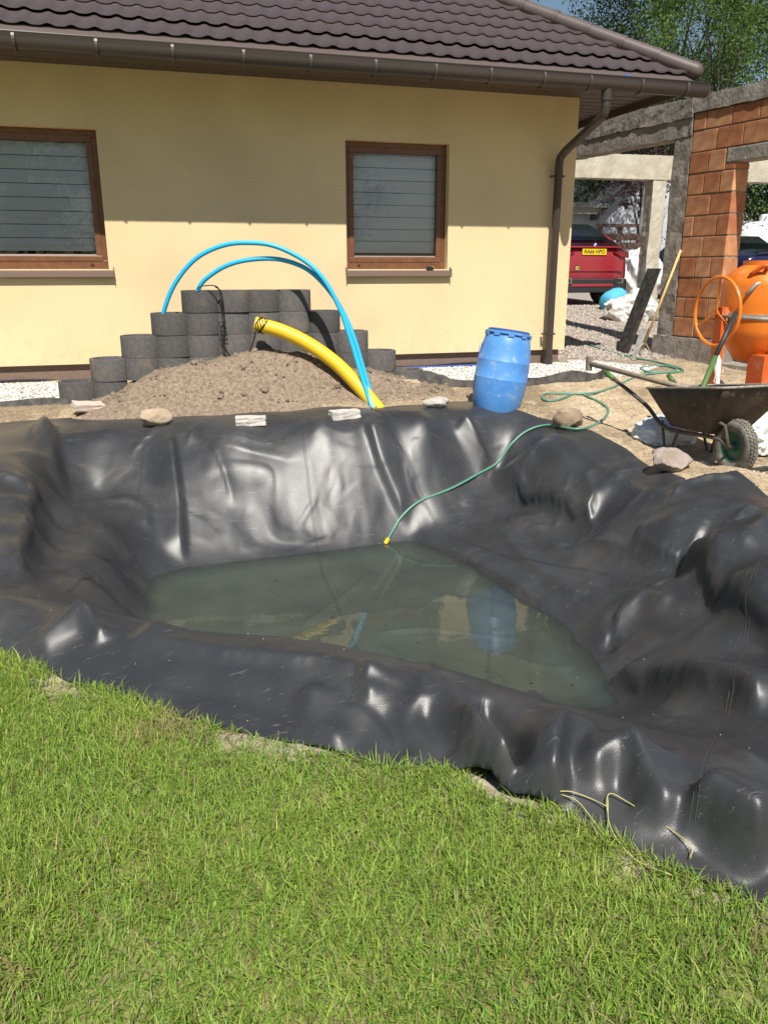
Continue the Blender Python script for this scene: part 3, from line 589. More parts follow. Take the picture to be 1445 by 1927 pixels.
def H(mb, name, m, smooth=False, parent=None, bevel=0):
    o = mb.build(name, m, None, smooth, bevel); 
    if parent is None: return keep(o, house)
    o.parent = parent; o.matrix_parent_inverse = parent.matrix_parent_inverse.copy() if parent.parent is house and parent.type == 'MESH' else Matrix.Identity(4)
    if parent.parent is house: o.matrix_parent_inverse = Matrix.Identity(4)
    return o
XL, YB = -7.0, 20.0
WIN = [(-1.75, -.243, 1.115, 2.425), (2.262, 3.447, 1.112, 2.432)]
w = MB(); xs = [XL]+[v for a in WIN for v in a[:2]]+[XR]
T_ = .3
def slab(x0, x1, z0, z1): w.box(((x0+x1)/2, D+T_/2, (z0+z1)/2), (x1-x0, T_, z1-z0))
# front wall as one shell with two openings (quads round each opening)
def face(a, b, c, d): w.add([a, b, c, d], [(0, 1, 2, 3)])
cols = [XL]+sum([[a[0], a[1]] for a in WIN], [])+[XR]
for i in range(len(cols)-1):
    x0, x1 = cols[i], cols[i+1]
    win = [q for q in WIN if abs(q[0]-x0) < 1e-6 and abs(q[1]-x1) < 1e-6]
    if not win: face((x0, D, ZB), (x1, D, ZB), (x1, D, ZT), (x0, D, ZT))
    else:
        z0, z1 = win[0][2:]; face((x0, D, ZB), (x1, D, ZB), (x1, D, z0), (x0, D, z0)); face((x0, D, z1), (x1, D, z1), (x1, D, ZT), (x0, D, ZT))
        e = D+.17
        face((x0, D, z0), (x0, e, z0), (x0, e, z1), (x0, D, z1)); face((x1, D, z0), (x1, D, z1), (x1, e, z1), (x1, e, z0)); face((x0, D, z1), (x0, e, z1), (x1, e, z1), (x1, D, z1)); face((x0, D, z0), (x1, D, z0), (x1, e, z0), (x0, e, z0))
face((XR, D, ZB), (XR, YB, ZB), (XR, YB, ZT), (XR, D, ZT)); face((XR, YB, ZB), (XL, YB, ZB), (XL, YB, ZT), (XR, YB, ZT)); face((XL, YB, ZB), (XL, D, ZB), (XL, D, ZT), (XL, YB, ZT)); face((XL, D, ZB), (XL, YB, ZB), (XR, YB, ZB), (XR, D, ZB))
H(w, 'wall', m_render)
H(MB().box(((XL+XR)/2, (D+YB)/2, -.1), (XR-XL-.1, YB-D-.1, 2*(ZB+.1)-.006)), 'plinth', m_plinth)
mb = MB(); pts = [Vector((x, D+.035+.006*math.sin(x*5), .018+.016*math.sin(x*2.3)+.012*math.sin(x*5.1+1))) for x in np.arange(-3.2, 4.9, .08)]
for i in range(len(pts)-1):
    a, b_ = pts[i], pts[i+1]; mb.add([(a.x, a.y, -.1), (b_.x, b_.y, -.1), b_, a], [(0, 1, 2, 3)])
H(mb, 'foundation_membrane', m_black)
# blue film showing at the foot of the wall
H(MB().box((3.3, D-.02, .012), (1.3, .03, .012)), 'blue_film', mat('blue_film', (.05, .13, .45), rough=.4))
for wi_, (x0, x1, z0, z1) in enumerate(WIN):
    wo = empty('window'); wo.parent = house; wo.location = (-1, -D, 0)
    def WP(mb, name, m, bevel=0, smooth=False): o = mb.build(name, m, wo, smooth, bevel); return o
    yf = D+.095; f = .062
    mb = MB(); mb.box(((x0+x1)/2, yf+.035, z1-f/2), (x1-x0, .07, f)); mb.box(((x0+x1)/2, yf+.035, z0+f/2+.012), (x1-x0, .07, f+.024)); zc = (z0+z1)/2
    for x in (x0+f/2, x1-f/2): mb.box((x, yf+.035, zc+.012), (f, .07, z1-z0-2*f-.024))
    WP(mb, 'frame', m_frame, .006)
    a0, a1, b0, b1 = x0+f-.012, x1-f+.012, z0+f+.012, z1-f+.012; s = .06; mb = MB(); ys = yf-.004
    mb.box(((a0+a1)/2, ys+.03, b1-s/2), (a1-a0, .066, s)); mb.box(((a0+a1)/2, ys+.03, b0+s/2), (a1-a0, .066, s))
    for x in (a0+s/2, a1-s/2): mb.box((x, ys+.03, (b0+b1)/2), (s, .066, b1-b0-2*s))
    WP(mb, 'sash', m_frame, .008)
    g0, g1, h0, h1 = a0+s-.006, a1-s+.006, b0+s-.006, b1-s+.006
    WP(MB().box(((g0+g1)/2, ys+.035, (h0+h1)/2), (g1-g0, .006, h1-h0)), 'pane', m_glass)
    mb = MB(); bd_ = .012
    mb.box(((g0+g1)/2, ys+.024, h0+.012), (g1-g0, .006, .008)); WP(mb, 'glazing_bead', mat('bead', (.45, .40, .36), rough=.4))
    k = 0; zz = h0+.05
    while zz < h1:
        t = min(.126, h1-zz); mb = MB(); q = ys+.085
        mb.add([(g0-.03, q, zz), (g1+.03, q, zz), (g1+.03, q-.008, zz+t*.5), (g0-.03, q-.008, zz+t*.5), (g1+.03, q+.002, zz+t-.004), (g0-.03, q+.002, zz+t-.004)], [(0, 1, 2, 3), (3, 2, 4, 5)]); WP(mb, 'blind_slat', m_slat); zz += .128; k += 1
    WP(MB().box(((g0+g1)/2, ys+.3, (h0+h1)/2), (g1-g0+.5, .02, h1-h0+.5)), 'room_backing', mat('dark_room', (.03, .03, .03)))
    for x in (x0+.16, x1-.16): WP(MB().box((x, yf-.006, z0+.045), (.035, .014, .009)), 'drain_cap', m_gut)
    sx0, sx1 = x0-.012, x1+.045 if wi_ == 0 else x1+.03
    mb = MB(); mb.add([(sx0, yf+.01, z0+.004), (sx1, yf+.01, z0+.004), (sx1, D-.055, z0-.02), (sx0, D-.055, z0-.02), (sx0, D-.06, z0-.075), (sx1, D-.06, z0-.075), (sx1, D-.045, z0-.085), (sx0, D-.045, z0-.085)], [(0, 1, 2, 3), (3, 2, 5, 4), (4, 5, 6, 7)])
    si = WP(mb, 'sill', m_sill)
    for x in (sx0, sx1): WP(MB().prism([(x, D-.066, z0-.09), (x, D-.066, z0-.005), (x, D+.01, z0+.03), (x, D+.01, z0-.02)], (-.004, 0, 0), (.004, 0, 0)), 'sill_end_cap', m_sill)
# roof
EX, EY, EZ, SL = 5.86, 8.15, 3.085, .62
def rz(y): return EZ+(y-EY)*SL
AP = (14.6-EY); hx = EX-AP
rb = MB().add([(XL-1, EY+.02, EZ-.03), (EX-.02, EY+.02, EZ-.03), (hx, EY+AP, EZ+AP*SL-.03), (XL-1, EY+AP, EZ+AP*SL-.03)], [(0, 1, 2, 3)])
rb.add([(EX-.02, EY+.02, EZ-.03), (EX-.02, YB+.8, EZ-.03), (hx, YB+.8-AP, EZ+AP*SL-.03), (hx, EY+AP, EZ+AP*SL-.03)], [(0, 1, 2, 3)])
rb.add([(XL-1, EY+AP, EZ+AP*SL-.03), (hx, EY+AP, EZ+AP*SL-.03), (hx, YB+.8-AP, EZ+AP*SL-.03), (XL-1, YB+.8, EZ-.03)], [(0, 1, 2, 3)])
roof = H(rb, 'roof', m_roof)
cphi = 1/math.sqrt(1+SL*SL); TWD, TLN = .19, .315
def tile_pts(nx=12):
    vs, fs = [], []
    prof = [(.020*(.5-.5*math.cos(2*math.pi*i/nx))**1.9) for i in range(nx+1)]
    for i in range(nx+1):
        x = i/nx*TWD
        for (s, up) in ((0, .014), (0, .030), (.5*TLN, .016), (TLN+.01, .001)):
            vs.append((x, s*cphi-(up+prof[i])*SL*cphi*0, s*cphi*SL+(up+(prof[i] if up > -.01 else prof[i]*.9))))
    for i in range(nx):
        for k in range(3): fs.append((i*4+k, (i+1)*4+k, (i+1)*4+k+1, i*4+k+1))
    return vs, fs
tv, tf = tile_pts(); tmb = MB().add(tv, tf); tile_me = tmb.mesh('tile', m_roof, 35)
def seen(p, mgn=60):
    v = np.array(p)-C0; d = v @ cF
    if d < .2: return False
    a = 722.5+FPX*(v @ cR)/d; b = 963.5-FPX*(v @ cU)/d
    return -mgn < a < 1445+mgn and -mgn < b < 1927+mgn
nt_ = 0
for r in range(9):
    y0 = EY-.012+r*TLN*cphi
    for c in range(-28, 60):
        x0 = -.05+c*TWD; xh = EX-(y0-EY)
        if x0 > xh or nt_ >= 300 or not seen((x0+.1, y0+.1, rz(y0+.1))): continue
        if x0+TWD < xh-.35:
            o = bpy.data.objects.new('tile', tile_me); COL.objects.link(o)
        else:
            bm = bmesh.new(); bm.from_mesh(tile_me); g = bm.verts[:]+bm.edges[:]+bm.faces[:]
            bmesh.ops.bisect_plane(bm, geom=g, plane_co=(xh-x0-.03, 0, 0), plane_no=(1, 1, 0), clear_outer=True)
            if not bm.faces: bm.free(); continue
            me = bpy.data.meshes.new('tile'); bm.to_mesh(me); bm.free(); me.materials.clear(); me.materials.append(m_roof); o = bpy.data.objects.new('tile', me); COL.objects.link(o)
        o.parent = roof; o.location = (x0, y0, rz(y0)+(.002 if r else -.012)); nt_ += 1
hd = Vector((-1, 1, SL)).normalized()
for k in range(9):
    a = Vector((EX+.02, EY-.02, EZ+.03))+hd*(k*.42); e = a+hd*.44
    mb = MB().tube([a, e], [.085, .078], 14); mb.tube([a+hd*.012, a+hd*.03], [.092, .092], 14); mb.tube([a+hd*.05, a+hd*.062], [.09, .09], 14)
    if k == 0: mb.tube([a-hd*.07, a-hd*.05, a-hd*.02, a], [.03, .06, .08, .085], 14)
    mb.build('hip_cap', m_flash, roof, 40)
H(MB().add([(XL, EY+.03, EZ+.003), (EX-.06, EY+.03, EZ+.003), (EX-.02, 8.075, 3.0), (XL, 8.075, 3.0), (XL, 8.075, 2.985), (EX-.02, 8.075, 2.985)], [(0, 1, 2, 3), (3, 2, 5, 4)]), 'flashing', m_flash)
H(MB().box(((XL+EX)/2, 8.225, 2.98), (EX-XL-.1, .02, .17)), 'fascia', m_soff)
H(MB().box((EX-.06, (8.24+YB)/2, 2.98), (.02, YB-8.24, .17)), 'fascia', m_soff)
so_ = MB()
k = 0
for y in np.arange(8.24, D, .095): so_.box(((XL+XR)/2, y+.045, 2.976+.002*(k % 2)), (XR-XL, .092, .01)); k += 1
for y in np.arange(8.24, YB, .095): so_.box(((XR+EX-.075)/2+.004, y+.045, 2.976+.003*(k % 2)), (EX-.075-XR-.006, .085, .01)); k += 1
so_.box(((XL+EX-.08)/2, (8.24+YB)/2, 3.0), (EX-.09-XL, YB-8.25, .02)); H(so_, 'soffit', m_soff)
# gutter: open half-round trough
gy0, gz0, gr = 8.125, 2.945, .078
prof = [(gy0-gr, gz0+.05)]+[(gy0-gr*math.cos(t), gz0-gr*math.sin(t)) for t in np.linspace(0, math.pi, 15)]+[(gy0+gr, gz0+.04)]
prof = [(gy0-gr+.004, gz0+.058), (gy0-gr-.008, gz0+.058)]+prof
gm = MB(); GXE = 6.02
for x in (XL, GXE): gm.v += [(x, y, z) for y, z in prof]
n = len(prof); gm.f = [(i, i+1, n+i+1, n+i) for i in range(n-1)]+[tuple(range(n+2, 2*n))]
gutter = H(gm, 'gutter', m_gut, 50); md = gutter.modifiers.new('thick', 'SOLIDIFY'); md.thickness = .003
for x in [-1.45, -.8, -.148, .483, 1.1, 1.71, 2.33, 2.93, 3.5, 4.08, 4.6, 5.2, 5.75]:
    mb = MB(); pr = [(gy0-(gr+.011)*math.cos(t), gz0-(gr+.011)*math.sin(t)) for t in np.linspace(-.5, 2.4, 12)]
    for i in range(len(pr)-1):
        a, b_ = pr[i], pr[i+1]; mb.hexa([(x-.012, *a), (x+.012, *a), (x+.012, a[0]+.004, a[1]+.003), (x-.012, a[0]+.004, a[1]+.003)], [(x-.012, *b_), (x+.012, *b_), (x+.012, b_[0]+.004, b_[1]+.003), (x-.012, b_[0]+.004, b_[1]+.003)])
    mb.build('bracket', m_sof2, gutter)
# blue rag end stuck on the flashing
H(MB().box((5.02, 8.068, 3.012), (.05, .012, .02)).box((5.05, 8.064, 3.003), (.03, .012, .016)), 'blue_tape', mat('blue_tape', (.03, .16, .6), rough=.4))
# downpipe
PX = 4.745; pipe = MB()
path = [(4.83, gy0, 2.9), (4.83, gy0, 2.72)]+bez([(4.83, gy0, 2.70), (4.825, gy0+.02, 2.655), (4.815, gy0+.07, 2.62)], 5)+bez([(PX+.006, 8.80, 2.375), (PX, 8.88, 2.32), (PX, 8.9, 2.25)], 5)+[(PX, 8.9, .1), (PX, 8.9, -.03)]
pipe.tube(path, .046, 16); dp = H(pipe, 'downpipe', m_gut, 40)
for a, b_, r in (((4.83, gy0, 2.9), (4.83, gy0, 2.78), .054), ((4.83, gy0, 2.735), (4.83, gy0, 2.715), .05), ((PX, 8.9, .09), (PX, 8.9, -.04), .056)): MB().tube([a, b_], r, 16).build('pipe_collar', m_gut, dp, 40)
for z in (2.13, .36):
    mb = MB().tube([(PX, 8.9, z-.012), (PX, 8.9, z+.012)], .05, 16); mb.box((PX-.062, 8.93, z), (.03, .07, .02)); mb.box((PX+.062, 8.93, z), (.03, .07, .02)); mb.build('pipe_clamp', m_gut, dp)
# tape measure left on the sill
tp = empty('tape_measure', (3.23, D-.02, WIN[1][2]-.008), 'small black and yellow tape measure lying on the window sill', 'tape measure')
MB().prism([(-.04, 0, 0), (.04, 0, 0), (.04, 0, .03), (.02, 0, .045), (-.025, 0, .045), (-.04, 0, .03)], (0, -.02, 0), (0, .02, 0)).build('case', mat('black_case', (.02, .02, .02), rough=.4), tp, bevel=.005)
MB().prism([(-.01, 0, .0458), (.035, 0, .03), (.042, 0, .01), (.044, 0, .012), (.037, 0, .034), (-.01, 0, .048)], (0, -.0215, 0), (0, .0215, 0)).build('grip', mat('yellow_grip', (.75, .6, .03), rough=.4), tp)
# ------------------------------------------------------------------ unfinished garage: clay-block pier, concrete columns and beams
GA = -0.185584388; gd = Vector((math.sin(GA), math.cos(GA), 0)); gn = Vector((math.cos(GA), -math.sin(GA), 0)); GC = 8.222
def GP(t, s, z): return gn*(GC+t)+gd*s+Vector((0, 0, z))
m_conc = mat('weathered_concrete', (.20, .18, .155), (.34, .31, .27), rough=.95, scale=7, bump=.8, bscale=25, spec=.2)
m_concl = mat('pale_concrete', (.40, .36, .28), (.52, .48, .39), rough=.95, scale=5, bump=.6, bscale=22, spec=.2)
m_mort = mat('mortar', (.17, .145, .12), (.30, .27, .23), rough=1, scale=20, bump=.5)
def claymat(name, c):
    m = mat(name, c, rough=.85, spec=.25); nt, b = nodes(m); tc = nt.nodes.new('ShaderNodeTexCoord')
    mp = nt.nodes.new('ShaderNodeMapping'); mp.inputs['Rotation'].default_value = (0, 0, 0); nt.links.new(tc.outputs['Object'], mp.inputs[0])
    wv = nt.nodes.new('ShaderNodeTexWave'); wv.bands_direction = 'X'; wv.inputs['Scale'].default_value = 32; wv.inputs['Distortion'].default_value = .4; nt.links.new(mp.outputs[0], wv.inputs['Vector'])
    ns = nt.nodes.new('ShaderNodeTexNoise'); ns.inputs['Scale'].default_value = 9; ns.inputs['Detail'].default_value = 6; nt.links.new(tc.outputs['Object'], ns.inputs['Vector'])
    r = nt.nodes.new('ShaderNodeValToRGB'); r.color_ramp.elements[0].color = (c[0]*.72, c[1]*.6, c[2]*.6, 1); r.color_ramp.elements[1].color = (c[0]*1.12, c[1]*1.15, c[2]*1.1, 1); r.color_ramp.elements[0].position = .3; r.color_ramp.elements[1].position = .7
    nt.links.new(ns.outputs['Fac'], r.inputs['Fac']); nt.links.new(r.outputs['Color'], b.inputs['Base Color'])
    bp = nt.nodes.new('ShaderNodeBump'); bp.inputs['Strength'].default_value = .9; bp.inputs['Distance'].default_value = .006; nt.links.new(wv.outputs['Fac'], bp.inputs['Height']); nt.links.new(bp.outputs[0], b.inputs['Normal']); return m
CLAY = [claymat('clay_block', (.53, .25, .125)), claymat('clay_block_dark', (.46, .19, .09)), claymat('clay_block_pale', (.58, .30, .16))]
gar = empty('garage_shell', GP(0, 7.75, .1), 'unfinished garage shell of red clay blocks and raw concrete beams', 'garage')
def GB(mb, name, m, parent=None, bevel=.012):
    o = mb.build(name, m, None, False, 0); keep(o, gar)
    if bevel: md = o.modifiers.new('bevel', 'BEVEL'); md.width = bevel; md.segments = 2
    return o
def gbox(t0, t1, s0, s1, z0, z1): return MB().hexa([GP(t0, s1, z0), GP(t0, s0, z0), GP(t1, s0, z0), GP(t1, s1, z0)], [GP(t0, s1, z1), GP(t0, s0, z1), GP(t1, s0, z1), GP(t1, s1, z1)])
def rough(o, amp=.012, cuts=6):
    me = o.data; bm = bmesh.new(); bm.from_mesh(me); r = random.Random(3)
    for _ in range(8):
        es = [e for e in bm.edges if e.calc_length() > .11]
        if not es: break
        bmesh.ops.subdivide_edges(bm, edges=es, cuts=1, use_grid_fill=True)
    V = np.array([v.co[:] for v in bm.verts]); n1 = fbm(V[:, 0]+V[:, 1]*.8, V[:, 2]*1.1+V[:, 1]*.4, 77, 4, .9)
    for v, q in zip(bm.verts, n1): v.co += Vector((r.gauss(0, amp*.3)+amp*.5*q, r.gauss(0, amp*.3)-amp*.4*q, r.gauss(0, amp*.4)+amp*.5*q))
    bm.to_mesh(me); bm.free()
wall_g = GB(gbox(.014, .236, 7.075, 7.74, .28, 2.9).hexa([GP(.014, 7.07, 2.45), GP(.014, 3.6, 2.45), GP(.236, 3.6, 2.45), GP(.236, 7.07, 2.45)], [GP(.014, 7.07, 2.9), GP(.014, 3.6, 2.9), GP(.236, 3.6, 2.9), GP(.236, 7.07, 2.9)]), 'block_wall', m_mort, bevel=0)
bk_cache = {}
def block(s0, s1, z0, z1, k):
    L = round(s1-s0-.01, 3); hh = round(z1-z0-.014, 3); key = (L, hh, k % 3)
    if key not in bk_cache:
        mb = MB().box((L/2, .125, hh/2), (L, .25, hh)); me = mb.mesh('clay_block', CLAY[k % 3]); bk_cache[key] = me
    o = bpy.data.objects.new('clay_block', bk_cache[key]); COL.objects.link(o)
    p = GP(random.uniform(-.004, .004), s1-.005, z0+.007); o.parent = wall_g; o.matrix_parent_inverse = wall_g.matrix_parent_inverse.copy()
    o.matrix_parent_inverse = Matrix.Identity(4)
    # local x runs towards the camera along the wall, local y into the wall
    R = Matrix(((-gd.x, gn.x, 0), (-gd.y, gn.y, 0), (0, 0, 1))).to_4x4()
    o.matrix_local = Matrix.Translation(p) @ R
    md = o.modifiers.new('bevel', 'BEVEL'); md.width = .006; md.segments = 1
k = 0
for r in range(9):
    z0 = .28+.243*r; cuts = [[7.75, 7.42, 7.065], [7.75, 7.6, 7.24, 7.065], [7.75, 7.38, 7.065], [7.75, 7.5, 7.26, 7.065]][r % 4]
    if r == 8: cuts = [7.75, 7.46, 7.21]
    for a, b_ in zip(cuts[:-1], cuts[1:]): block(b_, a, z0, z0+.243, (k*7+r) % 3); k += 1
block(7.065, 7.21, 2.224, 2.30, 1)
for r, sh in ((9, 0), (10, .19)):
    z0 = .28+.243*r; a = 7.75
    while a > 3.7: b_ = a-(.375 if a < 7.7 or sh == 0 else .19); block(b_, a, z0, z0+.243 if r == 9 else 2.915, (k*5) % 3); a = b_; k += 1
o = GB(gbox(-.004, .25, 3.6, 7.2, 2.305, 2.462), 'lintel', m_conc); 
o = GB(gbox(-.02, .27, 3.6, 7.76, 2.917, 3.10), 'ring_beam', m_conc, bevel=0); rough(o, .009)
o = GB(gbox(-.03, .27, 7.765, 12.3, 2.87, 3.095), 'ring_beam', m_conc, bevel=0); rough(o, .012)
o = GB(gbox(-.012, .25, 7.765, 12.3, 2.665, 2.868), 'ring_beam', m_conc, bevel=0); rough(o, .009)
o = GB(gbox(0, .27, 7.76, 8.03, -.05, 2.66), 'column', m_conc, bevel=0); rough(o, .012, 7)
o = GB(gbox(-.03, .28, 7.0, 8.06, -.15, .272), 'footing', m_conc, bevel=0); rough(o, .009)
o = GB(gbox(-.02, .28, 3.6, 6.99, -.25, .0), 'footing', m_conc, bevel=0)
# far cross beam and its column
q1, q2 = onZ(1083, 333.7, 2.66), onZ(1245, 338, 2.66); cd = (q2-q1).normalized(); cn = Vector((-cd.y, cd.x, 0))
def XP(a, b_, z): v = q1+cd*a+cn*b_; v.z = z; return v
def xbox(a0, a1, b0, b1, z0, z1): return MB().hexa([XP(a0, b0, z0), XP(a1, b0, z0), XP(a1, b1, z0), XP(a0, b1, z0)], [XP(a0, b0, z1), XP(a1, b0, z1), XP(a1, b1, z1), XP(a0, b1, z1)])
o = GB(xbox(-.6, 7.0, 0, .28, 2.66, 3.06), 'cross_beam', m_concl, bevel=0); rough(o, .006, 8)
ca = [(onZ(px, 338, 2.66)-q1).dot(cd) for px in (1228, 1256)]
o = GB(xbox(ca[0], ca[1], .01, .28, .1, 2.658), 'far_column', m_concl, bevel=0); rough(o, .012, 7)

# ------------------------------------------------------------------ concrete planter blocks stacked in steps
BR, BS, BY = .178, .29, 7.955
def block_mesh(end):
    n = 48; mb = MB(); outer = []; inner = []
    for i in range(n):
        t = 2*math.pi*i/n; p = [BR*math.cos(t), BR*math.sin(t)]; q = [.138*math.cos(t)-.006, .138*math.sin(t)]
        if not end:
            for lst, rad in ((p, BR+.003), (q, BR+.038)):
                dx, dy = lst[0]-BS, lst[1]; l = math.hypot(dx, dy)
                if l < rad: lst[0] = BS-math.sqrt(max(rad*rad-lst[1]**2, 0))
        outer.append(p); inner.append(q)
    rings = [(outer, .0, 1), (outer, .006, 1.0), (outer, .188, 1.0), (outer, .197, .985), (inner, .197, 1.03), (inner, .18, 1.0), (inner, .02, .99)]
    vs = [(x*s, y*s, z) for pts, z, s in rings for x, y in pts]; R_ = len(rings)
    fs = [(r*n+i, r*n+(i+1) % n, (r+1)*n+(i+1) % n, (r+1)*n+i) for r in range(R_-1) for i in range(n)]
    fs.append(tuple((R_-1)*n+i for i in range(n)))
    return mb.add(vs, fs).mesh('planter_block', m_block, 40)
m_block = mat('dark_concrete', (.088, .083, .08), (.115, .108, .103), rough=.95, scale=28, bump=.5, bscale=110, spec=.2)
nt, b = nodes(m_block)     # dried mud stains
ns = nt.nodes.new('ShaderNodeTexNoise'); ns.inputs['Scale'].default_value = 6; ns.inputs['Detail'].default_value = 9; gm_ = nt.nodes.new('ShaderNodeNewGeometry'); nt.links.new(gm_.outputs['Position'], ns.inputs['Vector'])
rr = nt.nodes.new('ShaderNodeValToRGB'); rr.color_ramp.elements[0].position = .58; rr.color_ramp.elements[1].position = .68; rr.color_ramp.elements[1].color = (.6, .6, .6, 1); nt.links.new(ns.outputs['Fac'], rr.inputs['Fac'])
mxx = nt.nodes.new('ShaderNodeMix'); mxx.data_type = 'RGBA'; mxx.inputs[7].default_value = (.17, .135, .10, 1); nt.links.new(b.inputs['Base Color'].links[0].from_socket, mxx.inputs[6]); nt.links.new(rr.outputs['Color'], mxx.inputs[0]); nt.links.new(mxx.outputs[2], b.inputs['Base Color'])
oi = nt.nodes.new('ShaderNodeObjectInfo'); mro = nt.nodes.new('ShaderNodeMapRange'); mro.inputs['To Min'].default_value = .82; mro.inputs['To Max'].default_value = 1.22; nt.links.new(oi.outputs['Random'], mro.inputs['Value']); sco = nt.nodes.new('ShaderNodeVectorMath'); sco.operation = 'SCALE'; nt.links.new(mxx.outputs[2], sco.inputs[0]); nt.links.new(mro.outputs[0], sco.inputs['Scale']); nt.links.new(sco.outputs[0], b.inputs['Base Color'])
for q in CLAY: splash(q, (.42, .38, .33), .60, .66, 9, .6)
bme = {0: block_mesh(False), 1: block_mesh(True)}
rowname = ['bottom', 'fourth', 'third', 'second', 'top']
for r in range(5):
    j0, j1 = -(4-r), 3+(4-r)
    for j in range(j0, j1+1):
        if r == 0 and -3 < j < 6: continue
        o = bpy.data.objects.new('planter_block', bme[1 if j == j1 else 0]); COL.objects.link(o)
        o.location = (.578+BS*j+random.uniform(-.004, .004), BY+random.uniform(-.008, .008), -.075+.2*r); o.rotation_euler = (0, 0, random.uniform(-.02, .02))
        if j == j0: lab = 'end ring of the %s row of planters, away from the barrel' % rowname[r]
        elif j == j1: lab = 'end ring of the %s row of planters, towards the barrel' % rowname[r]
        elif r <= 1: lab = 'dark concrete planter ring half buried in the soil heap'
        else: lab = 'dark concrete planter ring inside the %s row of the stack' % rowname[r]
        tag(o, lab, 'planter block', 'planter rings stacked in steps')
# ------------------------------------------------------------------ pipes and cables
def at(px, py, dep): return Vector(C0+ray(px, py)*dep/FPX)
def pipepts(s, y0, y1):
    q = [tuple(map(float, p.split(','))) for p in s.split()]; n = len(q)
    return [onY(a, b_, y0+(y1-y0)*(i/(n-1))**1.3) for i, (a, b_) in enumerate(q)]
m_blue = mat('blue_pipe', (.02, .42, .74), rough=.35); m_yel = mat('yellow_pipe', (.78, .52, .02), rough=.45); m_cab = mat('black_cable', (.012, .012, .012), rough=.5)
p = pipepts('300,605 310,582 332,530 370,486 420,462 470,457 520,464 575,492 610,527 640,582 660,640 677,695 692,745 704,776', 7.95, 7.02); p[0].z -= .15
tag(MB().tube(bez(p, 8), .021, 12).build('water_pipe', m_blue, None, True), 'bright blue plastic pipe making the higher of two arches', 'pipe', 'blue water pipes')
p = pipepts('362,570 374,543 402,514 440,495 490,487 535,490 580,508 618,545 648,592 668,642 686,702 701,752 709,778', 7.95, 7.04); p[0].z -= .15
tag(MB().tube(bez(p, 8), .021, 12).build('water_pipe', m_blue, None, True), 'bright blue plastic pipe making the lower of two arches', 'pipe', 'blue water pipes')
p = bez(pipepts('480,609 530,623 580,647 630,682 670,722 700,756 724,786', 7.60, 7.0), 46)
cor = MB(); cor.tube(p, [.064+(.0022 if i % 2 else 0) for i in range(len(p))], 20, cap=False)
yp = empty('drain_pipe', p[-1], 'yellow corrugated drain pipe lying across the soil heap', 'pipe'); keep(cor.build('pipe_wall', m_yel, None, True), yp)
t0 = (p[1]-p[0]).normalized(); mi = MB().tube([p[0]+t0*.001, p[0]+t0*.12], .058, 18, cap=True); keep(mi.build('pipe_bore', mat('pipe_dark', (.05, .035, .01), rough=.8), None, True), yp)
kn = MB()
for i in range(6):
    c = p[6+i*2]; side = t0.orthogonal().normalized(); up = t0.cross(side)
    kn.tube([c+(side*math.cos(a)+up*math.sin(a))*.071+t0*.02*math.sin(a*2+i) for a in np.linspace(0, 6.1, 16)], .004, 5)
keep(kn.build('binding_cord', m_cab), yp)
cb = MB(); cb.tube(bez(pipepts('372,545 378,539 405,538 414,552 420,600 417,628 425,660 445,677 465,668 478,640 483,608', 7.76, 7.62), 8), .0055, 6); cb.tube(bez(pipepts('405,539 417,552 423,600 421,640 428,662 440,676', 7.75, 7.73), 8), .0055, 6)
for q in range(3): c = onY(418+q*2, 610+9*q, 7.755); cb.tube([c+Vector((.03*math.cos(a), .012*math.sin(3*a)-.01, .022*math.sin(a))) for a in np.linspace(0, 6.0, 14)], .004, 5)
tag(cb.build('pump_cable', m_cab, None, True), 'thin black cable hanging knotted down the planter rings', 'cable')

# ------------------------------------------------------------------ stones and bricks holding the sheet down
def rock(name, c, size, m, seed, label, cat, rz=0, amp=.16):
    bm = bmesh.new(); bmesh.ops.create_icosphere(bm, subdivisions=4, radius=1); r = random.Random(seed)
    pl = [(Vector((r.gauss(0, 1), r.gauss(0, 1), r.gauss(0, 1))).normalized(), r.uniform(.62, .95)) for _ in range(14)]
    V = np.array([v.co[:] for v in bm.verts]); nz = fbm(V[:, 0]*1.3+seed, V[:, 1]*1.3+V[:, 2]*.9, seed, 4, .35); nz2 = fbm(V[:, 0]*3+V[:, 2], V[:, 1]*3-V[:, 2], seed+1, 3, .8)
    for v, a, b_ in zip(bm.verts, nz, nz2):
        p = v.co.copy()
        for nrm, dd in pl:
            e = p.dot(nrm)-dd
            if e > 0: p -= nrm*e*.7
        p *= 1+amp*.75*a+.05*b_; v.co = Vector((p.x*size[0]/2, p.y*size[1]/2, p.z*size[2]/2))
    zmin = min(v.co.z for v in bm.verts)
    for v in bm.verts: v.co.z -= zmin
    me = bpy.data.meshes.new(name); bm.to_mesh(me); bm.free(); shade(me, 30); me.materials.append(m); o = link(name, me); o.location = c; o.rotation_euler = (0, 0, rz)
    return tag(o, label, cat)
m_rk = mat('brown_boulder', (.24, .17, .11), (.38, .29, .20), rough=.9, scale=5, bump=.6, bscale=30); m_rk2 = mat('pinkish_boulder', (.26, .20, .16), (.37, .30, .26), rough=.9, scale=9, bump=.7, bscale=40)
m_rk3 = mat('sandy_stone', (.36, .27, .18), (.48, .38, .27), rough=.95, scale=6, bump=.6, bscale=35); m_wb = mat('whitish_brick', (.46, .42, .37), (.60, .56, .51), rough=.95, scale=14, bump=.6, bscale=60)
m_gc = mat('grey_concrete_chunk', (.36, .33, .29), (.52, .49, .44), rough=.95, scale=18, bump=.8, bscale=60)
TT = np.arange(1.2, 20, .01)
